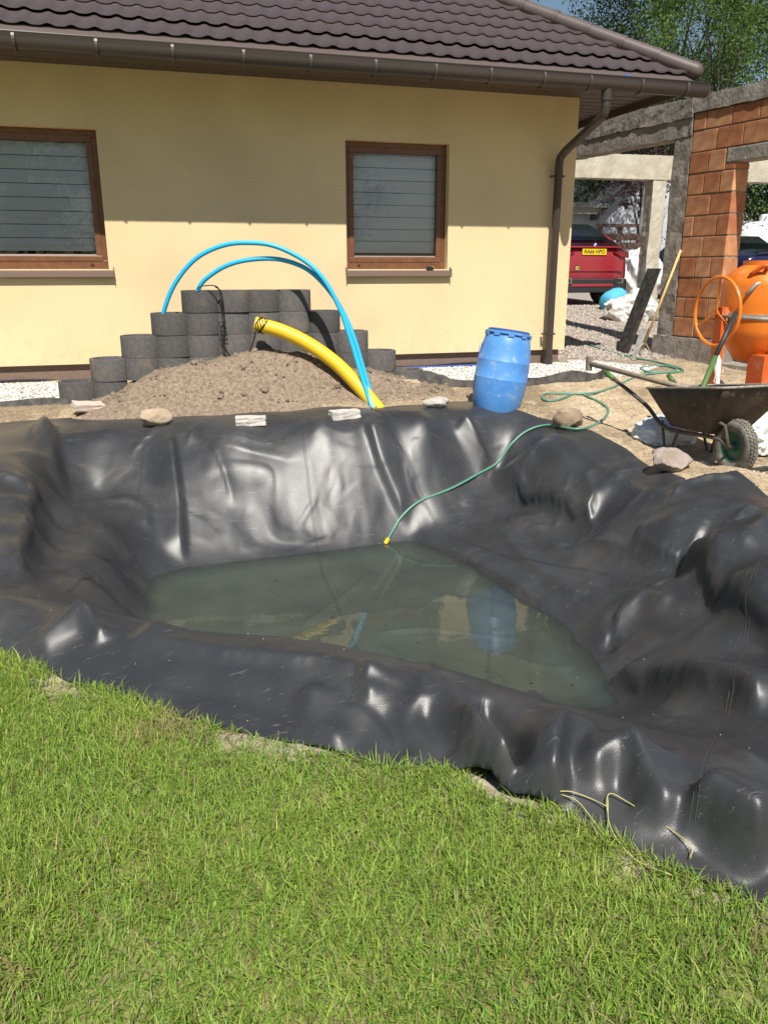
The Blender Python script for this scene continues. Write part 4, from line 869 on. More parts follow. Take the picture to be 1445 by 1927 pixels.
def onliner(px, py):      # place where the sight line meets the finished sheet or the ground
    d = ray(px, py); d = d/np.linalg.norm(d); Q = C0[None]+d[None]*TT[:, None]; x, y = Q[:, 0], Q[:, 1]
    h = np.where(inside(x, y), bil(LP[..., 2], x, y, gx[0], gy[0], GS), ground(x, y)); k = int(np.argmax(Q[:, 2] < h)); return Vector((x[k], y[k], h[k]))
P_ = onliner(296, 803); rock('boulder', P_+Vector((0, .08, -.015)), (.30, .22, .15), m_rk3, 3, 'sandy rounded stone weighing down the far edge of the liner', 'stone', .3)
P_ = onliner(1072, 808); rock('boulder', P_+Vector((.03, .1, -.03)), (.31, .26, .23), m_rk, 8, 'brown angular boulder sitting on the green hose', 'stone', .8)
P_ = onliner(1268, 890); rock('boulder', P_+Vector((.02, .08, -.03)), (.33, .22, .19), m_rk2, 12, 'pinkish boulder on the liner beside the wheelbarrow wheel', 'stone', -.5)
P_ = onliner(822, 768); rock('concrete_chunk', P_+Vector((0, .05, -.01)), (.26, .16, .11), m_gc, 21, 'flat grey concrete chunk on the liner next to the barrel', 'stone', .1)
def brick(px, py, rz, m, label, size=(.25, .12, .075), tilt=0):
    P_ = onliner(px, py); mb = MB().box((0, 0, size[2]/2), size); o = mb.build('brick', m); bm = bmesh.new(); bm.from_mesh(o.data); bmesh.ops.subdivide_edges(bm, edges=bm.edges[:], cuts=3, use_grid_fill=True); r = random.Random(int(px))
    for v in bm.verts: v.co += Vector((r.gauss(0, .0025), r.gauss(0, .0025), r.gauss(0, .0025)))
    bm.to_mesh(o.data); bm.free(); o.location = P_+Vector((0, .05, -.006)); o.rotation_euler = (tilt, tilt*.6, rz)
    md = o.modifiers.new('bevel', 'BEVEL'); md.width = .006; md.segments = 2; md.limit_method = 'ANGLE'; tag(o, label, 'brick', 'loose bricks')
brick(474, 802, -.12, m_wb, 'whitish brick weighing the liner between stone and drain pipe')
brick(651, 789, .12, m_wb, 'whitish brick weighing the liner in front of the blue pipes')
brick(166, 775, .35, mat('pale_pink_brick', (.50, .38, .30), (.60, .50, .42), rough=.95, scale=16, bump=.5), 'pale pink brick tilted against the planter ring farthest from the barrel', (.26, .13, .07), .18)
brick(775, 727, .1, m_rk3, 'small sandy brick half on the soil heap by the gravel', (.17, .1, .06), .1)

# ------------------------------------------------------------------ blue barrel
m_brl = mat('blue_barrel_plastic', (.07, .24, .60), (.12, .32, .66), rough=.42, scale=4, bump=.05); nt, b = nodes(m_brl)
tc = nt.nodes.new('ShaderNodeTexCoord'); ns = nt.nodes.new('ShaderNodeTexNoise'); ns.inputs['Scale'].default_value = 16; ns.inputs['Detail'].default_value = 10; nt.links.new(tc.outputs['Object'], ns.inputs['Vector'])
rr = nt.nodes.new('ShaderNodeValToRGB'); rr.color_ramp.elements[0].position = .60; rr.color_ramp.elements[1].position = .70; rr.color_ramp.elements[1].color = (.6, .6, .6, 1); nt.links.new(ns.outputs['Fac'], rr.inputs['Fac'])
mxx = nt.nodes.new('ShaderNodeMix'); mxx.data_type = 'RGBA'; mxx.inputs[7].default_value = (.42, .44, .46, 1); nt.links.new(b.inputs['Base Color'].links[0].from_socket, mxx.inputs[6]); nt.links.new(rr.outputs['Color'], mxx.inputs[0]); nt.links.new(mxx.outputs[2], b.inputs['Base Color'])
brl = empty('barrel', (3.10, 6.80, -.20), 'blue plastic barrel leaning beside the downpipe at the liner edge', 'barrel'); brl.rotation_euler = (-.03, .165, 0)
MB().lathe([(0, .0), (.15, .0), (.185, .02), (.215, .10), (.238, .22), (.245, .34), (.2455, .345), (.243, .35), (.240, .50), (.2405, .505), (.238, .51), (.228, .62), (.205, .715), (.195, .735), (.193, .76), (.0, .76)], 48).build('drum', m_brl, brl, 30)
MB().lathe([(.19, .742), (.208, .744), (.212, .752), (.210, .764), (.19, .768)], 48, closed=True).build('rim', m_brl, brl, 30)
mb = MB()
for i in range(10):
    a = i*2*math.pi/10; M = Matrix.Rotation(a, 4, 'Z'); MB().box((.203, 0, .745), (.018, .055, .04)).xform(M).build('lug', m_brl, brl)
MB().lathe([(0, .79), (.175, .79), (.19, .782), (.192, .765), (0, .765)], 48).build('lid', mat('dark_blue_lid', (.03, .10, .28), rough=.4), brl, 30)
MB().box((0, 0, 0), (.12, .004, .10)).xform(Matrix.Rotation(-2.0, 4, 'Z') @ Matrix.Translation((0, -.2415, .60)) @ Matrix.Rotation(.08, 4, 'X')).build('label_panel', m_brl, brl)

# ------------------------------------------------------------------ hose, edging strip, green wire
m_hose = mat('green_hose', (.09, .24, .17), rough=.4)
hp = [onliner(a, b_) for a, b_ in ((728, 1024), (740, 1003), (757, 978), (790, 950), (850, 925), (900, 898), (935, 876), (962, 842), (992, 815), (1030, 805))]
hp = [v+Vector((0, 0, .02)) for v in hp]; hp[0].z = max(hp[0].z, WZ+.02)
hg = [(1085, 812, .02), (1122, 800, .012), (1142, 782, .012), (1140, 768, .012), (1115, 753, .012), (1085, 743, .012), (1045, 756, .012), (1022, 754, .012), (1024, 744, .012), (1060, 743, .012), (1110, 744, .02), (1150, 732, .012), (1205, 708, .012), (1255, 703, .012), (1272, 696, .012), (1245, 690, .012), (1205, 694, .012), (1225, 703, .015), (1285, 700, .012), (1240, 684, .012), (1180, 672, .012), (1120, 655, .012), (1066, 634, .012)]
for a, b_, dz in hg: v = onliner(a, b_); hp.append(v+Vector((0, 0, dz)))
hose = empty('garden_hose', hp[0], 'green garden hose running from the pond over the liner into the yard', 'hose')
keep(MB().tube(bez(hp, 10), .011, 10).build('tube', m_hose, None, True), hose)
hd_ = (hp[0]-hp[1]).normalized(); keep(MB().tube([hp[0]-hd_*.02, hp[0]+hd_*.025, hp[0]+hd_*.035], [.018, .017, .012], 12).build('coupling', mat('yellow_coupling', (.8, .5, .02), rough=.4), None, True), hose)
gw = MB(); c = onZ(1222, 782, -.26); r = random.Random(4)
for i in range(7): gw.tube([c+Vector((r.uniform(.1, .16)*math.cos(a)+.02*i-.05, .09*math.sin(a)+r.uniform(-.004, .004), .012+.008*i*.5+.01*math.sin(2*a+i))) for a in np.linspace(0, 6.28, 22)], .006, 6)
tag(gw.build('wire_coil', mat('bright_green_wire', (.02, .42, .17), rough=.4), None, True), 'bright green coil of wire on the sand behind the wheelbarrow', 'wire')
m_edge = mat('black_edging', (.03, .03, .03), (.10, .09, .075), rough=.7, scale=12)
def strip(pts, h, label, lean=.03):
    mb = MB(); P = bez(pts, 8); lo, hi = [], []
    for i, q in enumerate(P): zz = gz(q.x, q.y); lo.append(Vector((q.x, q.y, zz-.05))); hi.append(Vector((q.x, q.y+lean, zz+h*(1+.25*math.sin(i*.5)))))
    for i in range(len(P)-1): mb.add([lo[i], lo[i+1], hi[i+1], hi[i]], [(0, 1, 2, 3)])
    o = mb.build('edging_strip', m_edge); md = o.modifiers.new('t', 'SOLIDIFY'); md.thickness = .006; tag(o, label, 'edging')
strip([(-3, 7.84, 0), (-1.6, 7.82, 0), (-.9, 7.80, 0), (-.6, 7.80, 0)], .05, 'dark edging strip along the white gravel beside the planter rings, away from the barrel')
strip([(2.6, 7.84, 0), (3.1, 7.75, 0), (3.6, 7.6, 0), (4.2, 7.75, 0), (4.65, 7.75, 0), (5.0, 7.95, 0)], .10, 'dark edging strip bounding the white gravel behind the barrel')

# ------------------------------------------------------------------ wheelbarrow
m_rust = mat('rusty_tray_steel', (.045, .034, .028), (.10, .075, .058), rough=.55, r2=.75, scale=7, bump=.3, metal=.3); m_tube = mat('dark_steel_tube', (.06, .05, .042), (.11, .09, .075), rough=.6, scale=20)
m_grip = mat('green_grip', (.08, .16, .04), rough=.6); m_tyre = mat('dusty_tyre', (.10, .092, .08), (.24, .22, .185), rough=.95, scale=12, bump=.4); m_rim = mat('green_rim', (.02, .095, .06), (.06, .14, .095), rough=.6, scale=10)
wb = empty('wheelbarrow', (4.1, 5.0, -.335), 'rusty steel wheelbarrow with green rim standing on the sandy yard', 'wheelbarrow')
T4 = [Vector(q) for q in ((3.80, 4.60, .325), (4.42, 4.60, .325), (4.42, 5.52, .20), (3.83, 5.52, .20))]; B4 = [Vector(q) for q in ((3.95, 4.88, -.06), (4.27, 4.88, -.06), (4.27, 5.33, -.075), (3.95, 5.33, -.075))]
mb = MB(); n = 8; rings = []
for k in range(5):
    f_ = k/4; ring = []
    for i in range(4):
        a, b_ = T4[i].lerp(B4[i], f_), T4[(i+1) % 4].lerp(B4[(i+1) % 4], f_)
        for j in range(n): q = a.lerp(b_, j/n); bul = .02*math.sin(math.pi*f_)*math.sin(math.pi*j/n); o_ = (q-Vector((4.11, 5.05, q.z))); q = q+o_.normalized()*bul; ring.append(q)
    rings.append(ring)
N_ = 4*n; vs = [v for r in rings for v in r]; fs = [(k*N_+i, k*N_+(i+1) % N_, (k+1)*N_+(i+1) % N_, (k+1)*N_+i) for k in range(4) for i in range(N_)]+[tuple(4*N_+i for i in range(N_))]
tr_ = keep(mb.add(vs, fs).build('tray', m_rust, None, 50), wb); md = tr_.modifiers.new('t', 'SOLIDIFY'); md.thickness = .004
keep(MB().tube(rings[0], .009, 8, closed=True).build('tray_rim', mat('worn_rim_steel', (.2, .18, .15), (.34, .31, .26), rough=.6, scale=30), None, True), wb)
for s, x0, x1, tip in ((-1, 3.90, 3.93, Vector((3.83, 6.12, .25))), (1, 4.32, 4.29, Vector((4.45, 6.10, .20)))):
    pts_ = [Vector((4.08+s*.07, 4.72, -.13)), Vector((4.08+s*.09, 4.86, -.085)), Vector((x1, 5.36, -.095)), Vector((x0, 5.62, .05)), tip]
    keep(MB().tube(bez(pts_, 6), .016, 10).build('handle_tube', m_tube, None, True), wb)
    dr = (tip-pts_[3]).normalized(); keep(MB().tube([tip-dr*.11, tip+dr*.012], .022, 12).build('grip', m_grip, None, True), wb)
    lg = MB().tube([Vector((x1, 5.2, -.08)), Vector((x1-s*-.02, 5.28, -.335)), ], .011, 8); lg.tube([Vector((x1, 5.42, -.05)), Vector((x1+s*.02, 5.30, -.335))], .011, 8); lg.box((x1+s*.02, 5.29, -.33), (.03, .09, .01)); keep(lg.build('leg', m_tube), wb)
    keep(MB().tube([Vector((4.08+s*.075, 4.72, -.13)), Vector((4.08+s*.08, 4.78, .02)), Vector((4.08+s*.13, 4.8, .05))], .014, 8).build('fork', m_tube, None, True), wb)
WM = Matrix.Translation((4.08, 4.74, -.133)) @ Matrix.Rotation(math.pi/2, 4, 'Y')
wheel = keep(MB().lathe([(.115, -.036), (.15, -.048), (.178, -.045), (.193, -.03), (.198, 0), (.193, .03), (.178, .045), (.15, .048), (.115, .036), (.108, 0)], 40, WM, True).build('tyre', m_tyre, None, True), wb)
kb = MB()
for i in range(44):
    for q, w_ in ((0, -.024), (.5, .0), (0, .024)):
        a = 2*math.pi*(i+q)/44; rr_ = .197 if w_ == 0 else .193; kb2 = MB().box((rr_*math.cos(a), rr_*math.sin(a), w_), (.016, .016, .018), Matrix.Rotation(a, 3, 'Z')); kb.add(kb2.v, kb2.f)
kb.xform(WM); o = kb.build('tread', m_tyre); o.parent = wheel
o = MB().lathe([(0, -.03), (.03, -.032), (.035, -.012), (.085, -.008), (.098, -.03), (.118, -.036), (.118, .036), (.098, .03), (.085, .008), (.035, .012), (.03, .032), (0, .03)], 32, WM).build('rim', m_rim, None, 40); o.parent = wheel
o = MB().tube([WM @ Vector((0, 0, -.085)), WM @ Vector((0, 0, .085))], .012, 10).build('axle', m_tube); o.parent = wheel
sh = empty('sledgehammer', (4.0, 5.45, .22), 'wooden handled hammer laid across the wheelbarrow tray', 'hammer')
a, b_ = onZ(1108, 684, .325), Vector((3.97, 5.36, .235)); keep(MB().tube([a, b_, b_+(b_-a).normalized()*.25], .022, 12).build('handle', mat('grey_wood', (.25, .19, .13), (.36, .28, .2), rough=.85, scale=25), None, True), sh)
ax = (b_-a).normalized(); keep(MB().tube([a+Vector((0, 0, .06)), a+Vector((0, 0, -.06))], .028, 14).build('head', mat('worn_hammer_face', (.16, .12, .09), (.3, .25, .2), rough=.7, scale=20)), sh)

# ------------------------------------------------------------------ concrete mixer
m_or = mat('orange_paint', (.70, .17, .012), (.78, .21, .02), rough=.38, scale=6); m_ord = mat('red_orange_paint', (.55, .095, .012), (.60, .12, .02), rough=.42, scale=6); m_stl = mat('grey_steel', (.30, .28, .25), (.4, .38, .35), rough=.5, scale=20, metal=.4)
splash(m_or, (.48, .44, .38), .57, .66, 5, .55); splash(m_ord, (.42, .37, .31), .55, .64, 6, .6); splash(m_yel, (.36, .27, .16), .58, .68, 8, .6); splash(m_blue, (.4, .42, .42), .64, .72, 11, .5); splash(m_rust, (.34, .31, .27), .60, .72, 9, .5)
mx_ = empty('concrete_mixer', (5.45, 6.3, -.2), 'orange concrete mixer with round drum and handwheel', 'concrete mixer'); CX, CY, CZm = 5.50, 6.28, .72
def MX(mb, name, m, smooth=False, par=None):
    o = mb.build(name, m, None, smooth); return keep(o, mx_)
dr = MX(MB().lathe([(0, -.44), (.14, -.44), (.20, -.42), (.345, -.20), (.365, -.14), (.365, .24), (.352, .30), (.29, .37), (.205, .42), (.205, .46), (.195, .46), (.20, .40), (.28, .31)], 48, Matrix.Translation((CX, CY, CZm))), 'drum', m_or, 30)
MX(MB().lathe([(.363, -.02), (.382, -.02), (.382, .02), (.363, .02)], 48, Matrix.Translation((CX, CY, CZm-.02)), True), 'drum_belt', m_stl, 30)
MX(MB().tube([Vector((CX-.30+.02*i, CY-.27+.03*abs(i-4), CZm+.33+.09*math.sin(i*.39))) for i in range(9)], .02, 10), 'drum_handle', m_ord, True)
MX(MB().tube([(CX-.36, CY-.2, CZm+.17), (CX-.28, CY-.22, CZm+.26), (CX-.2, CY-.24, CZm+.285)], [.016, .02, .024], 10), 'tipping_lever', m_stl, True)
HW = Vector((CX-.50, CY-.02, CZm+.02))
MX(MB().tube([HW+Vector((0, .30*math.cos(a), .30*math.sin(a))) for a in np.linspace(0, 6.283, 49)[:-1]], .016, 10, closed=True), 'handwheel', m_or, True)
for a in (.5*math.pi, 1.17*math.pi, 1.83*math.pi): MX(MB().hexa([HW+Vector((-.006, 0, -.02)), HW+Vector((.006, 0, -.02)), HW+Vector((.006, .02, .02)), HW+Vector((-.006, .02, .02))], [HW+Vector((x, .29*math.cos(a)+q, .29*math.sin(a))) for x, q in ((-.006, -.014), (.006, -.014), (.006, .014), (-.006, .014))]), 'spoke', m_or)
MX(MB().tube([HW, Vector((CX-.36, CY, CZm))], .03, 12), 'wheel_hub', m_ord, True)
for s in (-1, 1): MX(MB().box((CX+s*.43, CY, .28), (.07, .09, 1.0)), 'upright', m_ord)
MX(MB().tube([(CX-.45, CY-.02, CZm-.02), (CX-.3, CY-.44, CZm-.03), (CX, CY-.5, CZm-.03), (CX+.3, CY-.44, CZm-.03), (CX+.45, CY, CZm-.02)], .016, 10), 'guard_bar', m_stl, True)
MX(MB().box((CX, CY, .02), (.86, .07, .07)).box((CX-.28, CY-.28, .02), (.06, .5, .05)).box((CX+.28, CY-.28, .02), (.06, .5, .05)).box((CX, CY-.52, .02), (.7, .05, .05)), 'base_frame', m_ord)
MX(MB().tube([(CX-.3, CY-.5, .02), (CX-.33, CY-.53, -.19)], .02, 8).tube([(CX+.3, CY-.5, .02), (CX+.33, CY-.53, -.19)], .02, 8), 'foot', m_ord)
MX(MB().tube([(CX-.42, CY-.05, .03), (CX-.75, CY-.22, .02)], .022, 8), 'tow_bar', m_ord)
for x in (CX-.40, CX+.40):
    WM2 = Matrix.Translation((x, CY+.02, -.03)) @ Matrix.Rotation(math.pi/2, 4, 'Y'); wh = MX(MB().lathe([(.09, -.03), (.14, -.038), (.165, -.025), (.17, 0), (.165, .025), (.14, .038), (.09, .03)], 28, WM2), 'wheel', mat('black_tyre', (.03, .03, .03), rough=.8), True)
    o = MB().lathe([(0, -.02), (.03, -.025), (.09, -.012), (.095, -.03), (.095, .03), (.09, .012), (.03, .025), (0, .02)], 24, WM2).build('rim', m_or, None, 40); o.parent = wh
MX(MB().box((CX-.1, CY-.3, .22), (.30, .2, .30)), 'motor_box', m_ord)
for i in range(5): MX(MB().tube([(CX-.52+.01*i, CY-.12, CZm-.32-.02*i), (CX-.55+.02*i, CY-.14, CZm-.44-.1*i), (CX-.53, CY-.12, CZm-.50-.09*i), (CX-.5, CY-.13, CZm-.55-.06*i)], .007, 6), 'white_lead', mat('white_cable', (.7, .7, .68), rough=.5), True)
# shovel leaning on the mixer
sv = empty('shovel', onZ(1325, 716, -.1), 'shovel with black and green handle leaning on the mixer frame', 'shovel'); a, b_ = at(1384, 588, 6.55), at(1345, 672, 6.45); c_ = at(1328, 714, 6.35)
keep(MB().tube([a, b_], .02, 10).build('handle', mat('black_handle', (.03, .03, .03), rough=.5), None, True), sv); keep(MB().tube([b_, c_, c_+(c_-b_)*.9], .022, 10).build('sleeve', m_grip, None, True), sv)
keep(MB().hexa([c_+(c_-b_)*.9+Vector(q) for q in ((-.1, -.03, -.25), (.1, -.03, -.25), (.1, -.02, -.25), (-.1, -.02, -.25))], [c_+(c_-b_)*.9+Vector(q) for q in ((-.11, 0, .02), (.11, 0, .02), (.11, .01, .02), (-.11, .01, .02))]).build('blade', m_stl), sv)

# ------------------------------------------------------------------ tools and boards against the garage column
rk = empty('rake', GP(-.35, 7.8, .04), 'wooden handled rake leaning on the garage pier', 'rake'); a, b_ = GP(-.035, 7.72, 1.34), GP(-.34, 7.92, .10)
keep(MB().tube([a, b_], .016, 10).build('handle', mat('pale_wood_handle', (.55, .38, .16), (.62, .45, .2), rough=.7, scale=20), None, True), rk)
mb = MB(); e = b_+(b_-a).normalized()*.06
for s in (-1, 1): mb.tube([b_+(a-b_).normalized()*.1, e+Vector((s*.17, -.05*s, -.04))], .009, 8)
mb.tube([e+Vector((-.18, .05, -.045)), e+Vector((.18, -.05, -.045))], .01, 8); mb.tube([b_, e], .018, 8)
keep(mb.build('head', mat('galvanised', (.45, .43, .38), rough=.5, metal=.5)), rk)
bd1 = MB().hexa([GP(-.42, 8.32, .06), GP(-.42, 8.12, .06), GP(-.36, 8.12, .06), GP(-.36, 8.32, .06)], [GP(-.05, 8.25, 1.12), GP(-.05, 8.05, 1.12), GP(0, 8.05, 1.12), GP(0, 8.25, 1.12)])
tag(bd1.build('tarred_board', mat('tarred_wood', (.012, .011, .01), (.05, .045, .04), rough=.7, scale=15)), 'black tarred board leaning on the concrete column', 'board')
tag(MB().hexa([GP(-.30, 8.12, .04), GP(-.30, 8.0, .04), GP(-.26, 8.0, .04), GP(-.26, 8.12, .04)], [GP(-.2, 8.12, .36), GP(-.2, 8.0, .36), GP(-.16, 8.0, .36), GP(-.16, 8.12, .36)]).build('short_plank', mat('grey_plank', (.38, .37, .35), (.5, .49, .46), rough=.9, scale=12)), 'short grey plank standing beside the tarred board', 'board')

# ------------------------------------------------------------------ sacks and tarpaulin
def sack(name, c, size, m, seed, label, cat, rz=0, crease=.16):
    bm = bmesh.new(); bmesh.ops.create_icosphere(bm, subdivisions=5, radius=1); V = np.array([v.co[:] for v in bm.verts])
    a = fbm(V[:, 0]+V[:, 2]*.7+seed, V[:, 1]-V[:, 2]*.6, seed, 3, .45); b2 = 1-2*np.abs(fbm(V[:, 0]*1.3+V[:, 2], V[:, 1]*1.3-V[:, 2]*.8, seed+5, 4, .6)); c3 = 1-2*np.abs(fbm(V[:, 1]*1.5+V[:, 2], V[:, 0]*1.2+V[:, 2]*.4, seed+9, 3, 1.1))
    f_ = 1+.22*a+crease*b2*.6+crease*.35*c3
    for v, q in zip(bm.verts, f_): v.co = Vector((v.co.x*q*size[0]/2, v.co.y*q*size[1]/2, max(v.co.z*q, -.55)*size[2]/2+.55*size[2]/2))
    me = bpy.data.meshes.new(name); bm.to_mesh(me); bm.free(); shade(me, 50); me.materials.append(m); o = link(name, me); o.location = c; o.rotation_euler = (0, 0, rz)
    return tag(o, label, cat)
m_tarp = mat('white_tarpaulin', (.52, .50, .46), (.64, .62, .58), rough=.55, scale=4); m_big = mat('white_woven_bag', (.68, .68, .67), (.76, .76, .75), rough=.7, scale=30, bump=.3, bscale=120)
c = onliner(1208, 606)+Vector((0, .3, -.02)); sack('tarpaulin', c, (.9, .7, .55), m_tarp, 2, 'crumpled white tarpaulin heaped on the gravel', 'tarpaulin', .3, .24)
c = onliner(1218, 600)+Vector((0, .2, -.02)); sack('tarpaulin', c+Vector((.1, .3, 0)), (.7, .5, .62), m_tarp, 5, 'white tarpaulin standing up against the tarred board', 'tarpaulin', .8, .26)
c = onliner(1158, 584); o = MB().lathe([(0, -.26), (.12, -.27), (.19, -.2), (.21, -.1), (.205, 0), (.215, .1), (.2, .2), (.13, .27), (0, .28)], 24, Matrix.Rotation(1.35, 4, 'Y')).build('net_bundle', mat('blue_net', (.06, .38, .60), (.10, .46, .68), rough=.7, scale=40, bump=.8, bscale=90), None, True); o.location = c+Vector((0, .1, .17)); o.rotation_euler = (0, 0, .5)
tag(o, 'rolled light blue netting bundle lying beside the tarpaulin', 'netting')
c = at(1203, 490, 17.6); sack('bulk_bag', Vector((c.x, c.y, .5)), (1.05, .95, 1.35), m_big, 8, 'full white bulk bag standing behind the red car', 'bag', .2, .14)
sack('feed_sack', onZ(1290, 850, -.3)+Vector((.05, .35, 0)), (.6, .45, .26), m_big, 11, 'white printed sack lying under the wheelbarrow tray', 'sack', .4, .2)
sack('feed_sack', onZ(1425, 850, -.3)+Vector((.05, .1, 0)), (.5, .4, .34), m_big, 14, 'white printed sack beyond the wheelbarrow wheel', 'sack', 1.0, .22)
rp = MB(); c = onZ(1425, 893, -.31); r = random.Random(9)
for i in range(6): rp.tube([c+Vector((r.uniform(.1, .2)*math.cos(a)+.03*i, .07*math.sin(a)+.03*math.sin(3*a), .02+.012*math.sin(a*2+i))) for a in np.linspace(0, 6.2, 22)], .009, 6)
tag(rp.build('strap_tangle', mat('dark_strap', (.04, .035, .03), rough=.8), None, True), 'tangle of dark straps at the flap of the liner', 'strap')
# dry stalks bent over the edge of the sheet
m_stalk = mat('dry_stalk', (.50, .42, .18), (.40, .40, .12), rough=.7, scale=10)
for i, (pts_, r_) in enumerate((('1052,1508 1075,1506 1110,1516 1140,1535', .0017), ('1143,1562 1142,1514 1180,1522 1290,1600 1297,1625', .0017), ('1054,1510 1085,1524 1120,1560', .0016), ('1142,1514 1146,1575 1190,1625 1260,1665', .0016))):
    q = [tuple(map(float, s.split(','))) for s in pts_.split()]; P = [onliner(*s)+Vector((0, 0, .016+.012*(k % 2))) for k, s in enumerate(q)]
    tag(MB().tube(bez(P, 5), r_, 6).build('dry_stalk', m_stalk, None, True), 'dry yellow grass stalk bent over the liner edge', 'stalk', 'dry stalks on the liner edge')
# ------------------------------------------------------------------ cars
def car(name, loc, rz, secs, m_body, label, win, side=None, tail=None, plate=None):
    root = empty(name, loc, label, 'car', rz=rz); mb = MB(); n = None
    for (y, w, zb, zs, zt, wt) in secs:
        half = [(w*.80, zb), (w*.96, zb+.06), (w, zb+.22), (w*1.0, .62), (w*.985, .78), (w*.955, zs), (w*.90, zs+.03), (wt+(w*.9-wt)*.45, zs+.03+(zt-zs-.03)*.55), (wt, zt-.015), (wt*.82, zt+.012), (wt*.4, zt+.03)]
        ring = [(x, y, z) for x, z in half]+[(-x, y, z) for x, z in half[::-1]]; n = len(ring); mb.v += ring
    K = len(secs); mb.f = [(k*n+i, k*n+(i+1) % n, (k+1)*n+(i+1) % n, (k+1)*n+i) for k in range(K-1) for i in range(n)]+[tuple(range(n)), tuple((K-1)*n+i for i in range(n))]
    o = mb.build('body', m_body, root, 35); md = o.modifiers.new('s', 'SUBSURF'); md.levels = 1; md.render_levels = 2
    return root
m_red = mat('metallic_red_paint', (.30, .022, .032), rough=.32, coat=.6); m_navy = mat('navy_paint', (.012, .010, .045), rough=.25, coat=.8)
m_dkg = mat('car_glass', (.012, .014, .016), rough=.06, spec=.7); m_trim = mat('black_trim', (.025, .025, .026), rough=.5); m_lamp = mat('red_lamp', (.45, .012, .015), rough=.12, coat=.8); m_chr = mat('chrome', (.6, .6, .6), rough=.15, metal=1)
def wheelset(root, ws, r=.36):
    for x, y in ws:
        M = Matrix.Translation((x, y, r)) @ Matrix.Rotation(math.pi/2, 4, 'Y'); t = MB().lathe([(r*.66, -.11), (r*.9, -.125), (r, -.09), (r, .09), (r*.9, .125), (r*.66, .11)], 28, M).build('wheel', m_trim, root, 40)
        MB().lathe([(0, -.10), (r*.2, -.11), (r*.6, -.07), (r*.66, -.11), (r*.66, .11), (r*.6, .07), (r*.2, .11), (0, .10)], 20, M).build('rim', m_chr, t, 40)
def textobj(s, size, M, m, parent, name):
    cu = bpy.data.curves.new(name, 'FONT'); cu.body = s; cu.size = size; cu.align_x = 'CENTER'; cu.align_y = 'CENTER'; cu.extrude = .001; cu.offset = size*.02
    t = bpy.data.objects.new(name, cu); COL.objects.link(t); bpy.context.view_layer.update()
    me = bpy.data.meshes.new_from_object(t.evaluated_get(bpy.context.evaluated_depsgraph_get())); bpy.data.objects.remove(t); me.materials.clear(); me.materials.append(m); me.transform(M); o = link(name, me, parent); return o
CG = .43
red = car('red_car', (8.46, 14.30, CG), 0, [(-.03, .52, .58, .86, .90, .42), (.0, .66, .46, .97, 1.02, .56), (.06, .78, .38, 1.0, 1.07, .62), (.2, .87, .31, 1.02, 1.13, .68), (.45, .93, .28, 1.04, 1.26, .70), (.9, .955, .26, 1.05, 1.45, .70), (1.5, .955, .26, 1.04, 1.58, .69), (2.3, .955, .26, 1.02, 1.60, .68), (2.9, .955, .26, 1.0, 1.5, .66), (3.5, .95, .26, .98, 1.12, .70), (4.2, .93, .28, .92, 1.0, .72), (4.6, .86, .32, .8, .86, .66), (4.72, .70, .42, .66, .70, .5)], m_red, 'dark red coupe style car parked with its tail towards the house corner', None)
MB().add([(-.50, .30, 1.19), (.50, .30, 1.19), (.50, .70, 1.40), (.46, 1.1, 1.53), (-.46, 1.1, 1.53), (-.50, .70, 1.40)], [(0, 1, 2, 5), (5, 2, 3, 4)]).xform(Matrix.Translation((0, -.035, .03))).build('rear_window', m_dkg, red)
for s in (-1, 1):
    MB().prism([(s*.42, -.004, 1.0), (s*.76, .03, 1.02), (s*.86, .18, 1.0), (s*.83, .12, .89), (s*.60, .0, .92)], (0, -.05, 0), (0, .01, 0)).build('tail_light', m_lamp, red)
    MB().prism([(s*.46, -.03, .425), (s*.66, -.025, .425), (s*.66, -.025, .52), (s*.46, -.03, .52)], (0, -.03, 0), (0, .01, 0)).build('exhaust', m_chr, red)
    MB().prism([(s*.48, -.064, .437), (s*.64, -.06, .437), (s*.64, -.06, .508), (s*.48, -.064, .508)], (0, 0, 0), (0, .003, 0)).build('exhaust_bore', m_trim, red)
    MB().prism([(s*.90, 1.0, 1.10), (s*.90, 2.9, 1.08), (s*.70, 2.6, 1.47), (s*.70, 1.5, 1.47)], (s*.004, 0, 0), (s*.02, 0, 0)).build('side_window', m_dkg, red)
MB().box((0, -.012, .38), (1.50, .07, .26)).build('rear_valance', m_trim, red, bevel=.02); MB().box((0, -.035, .66), (1.30, .02, .018)).build('bumper_crease', m_red, red); MB().box((0, -.03, .385), (.9, .06, .06)).build('skid_plate', m_red, red, bevel=.015)
MB().box((0, .02, 1.09), (1.16, .16, .03)).build('spoiler_lip', m_red, red, bevel=.012)
npl = MB().box((0, -.036, .985-.0), (.52, .012, .115)).build('number_plate', mat('yellow_plate', (.80, .55, .01), rough=.4), red, bevel=.004); npl.location.z = .02
RX = Matrix.Rotation(math.pi/2, 4, 'X'); textobj('RA66 HPO', .098, Matrix.Translation((0, -.0435, .985)) @ RX, mat('plate_black', (.01, .01, .01), rough=.5), npl, 'plate_lettering')
bdg = MB().tube([(0, -.03, 1.165-.03), (0, -.045, 1.165-.03)], .042, 24).build('badge', mat('badge_ring', (.02, .02, .025), rough=.3), red)
for i in range(4): MB().add([(0, -.047, 1.135)]+[(.030*math.cos(i*math.pi/2+a), -.047, 1.135+.030*math.sin(i*math.pi/2+a)) for a in np.linspace(0, math.pi/2, 7)], [(0, 1, 2, 3, 4, 5, 6, 7)]).build('badge_quarter', mat('badge_blue', (.02, .12, .5), rough=.3) if i % 2 else mat('badge_white', (.75, .75, .75), rough=.3), bdg)
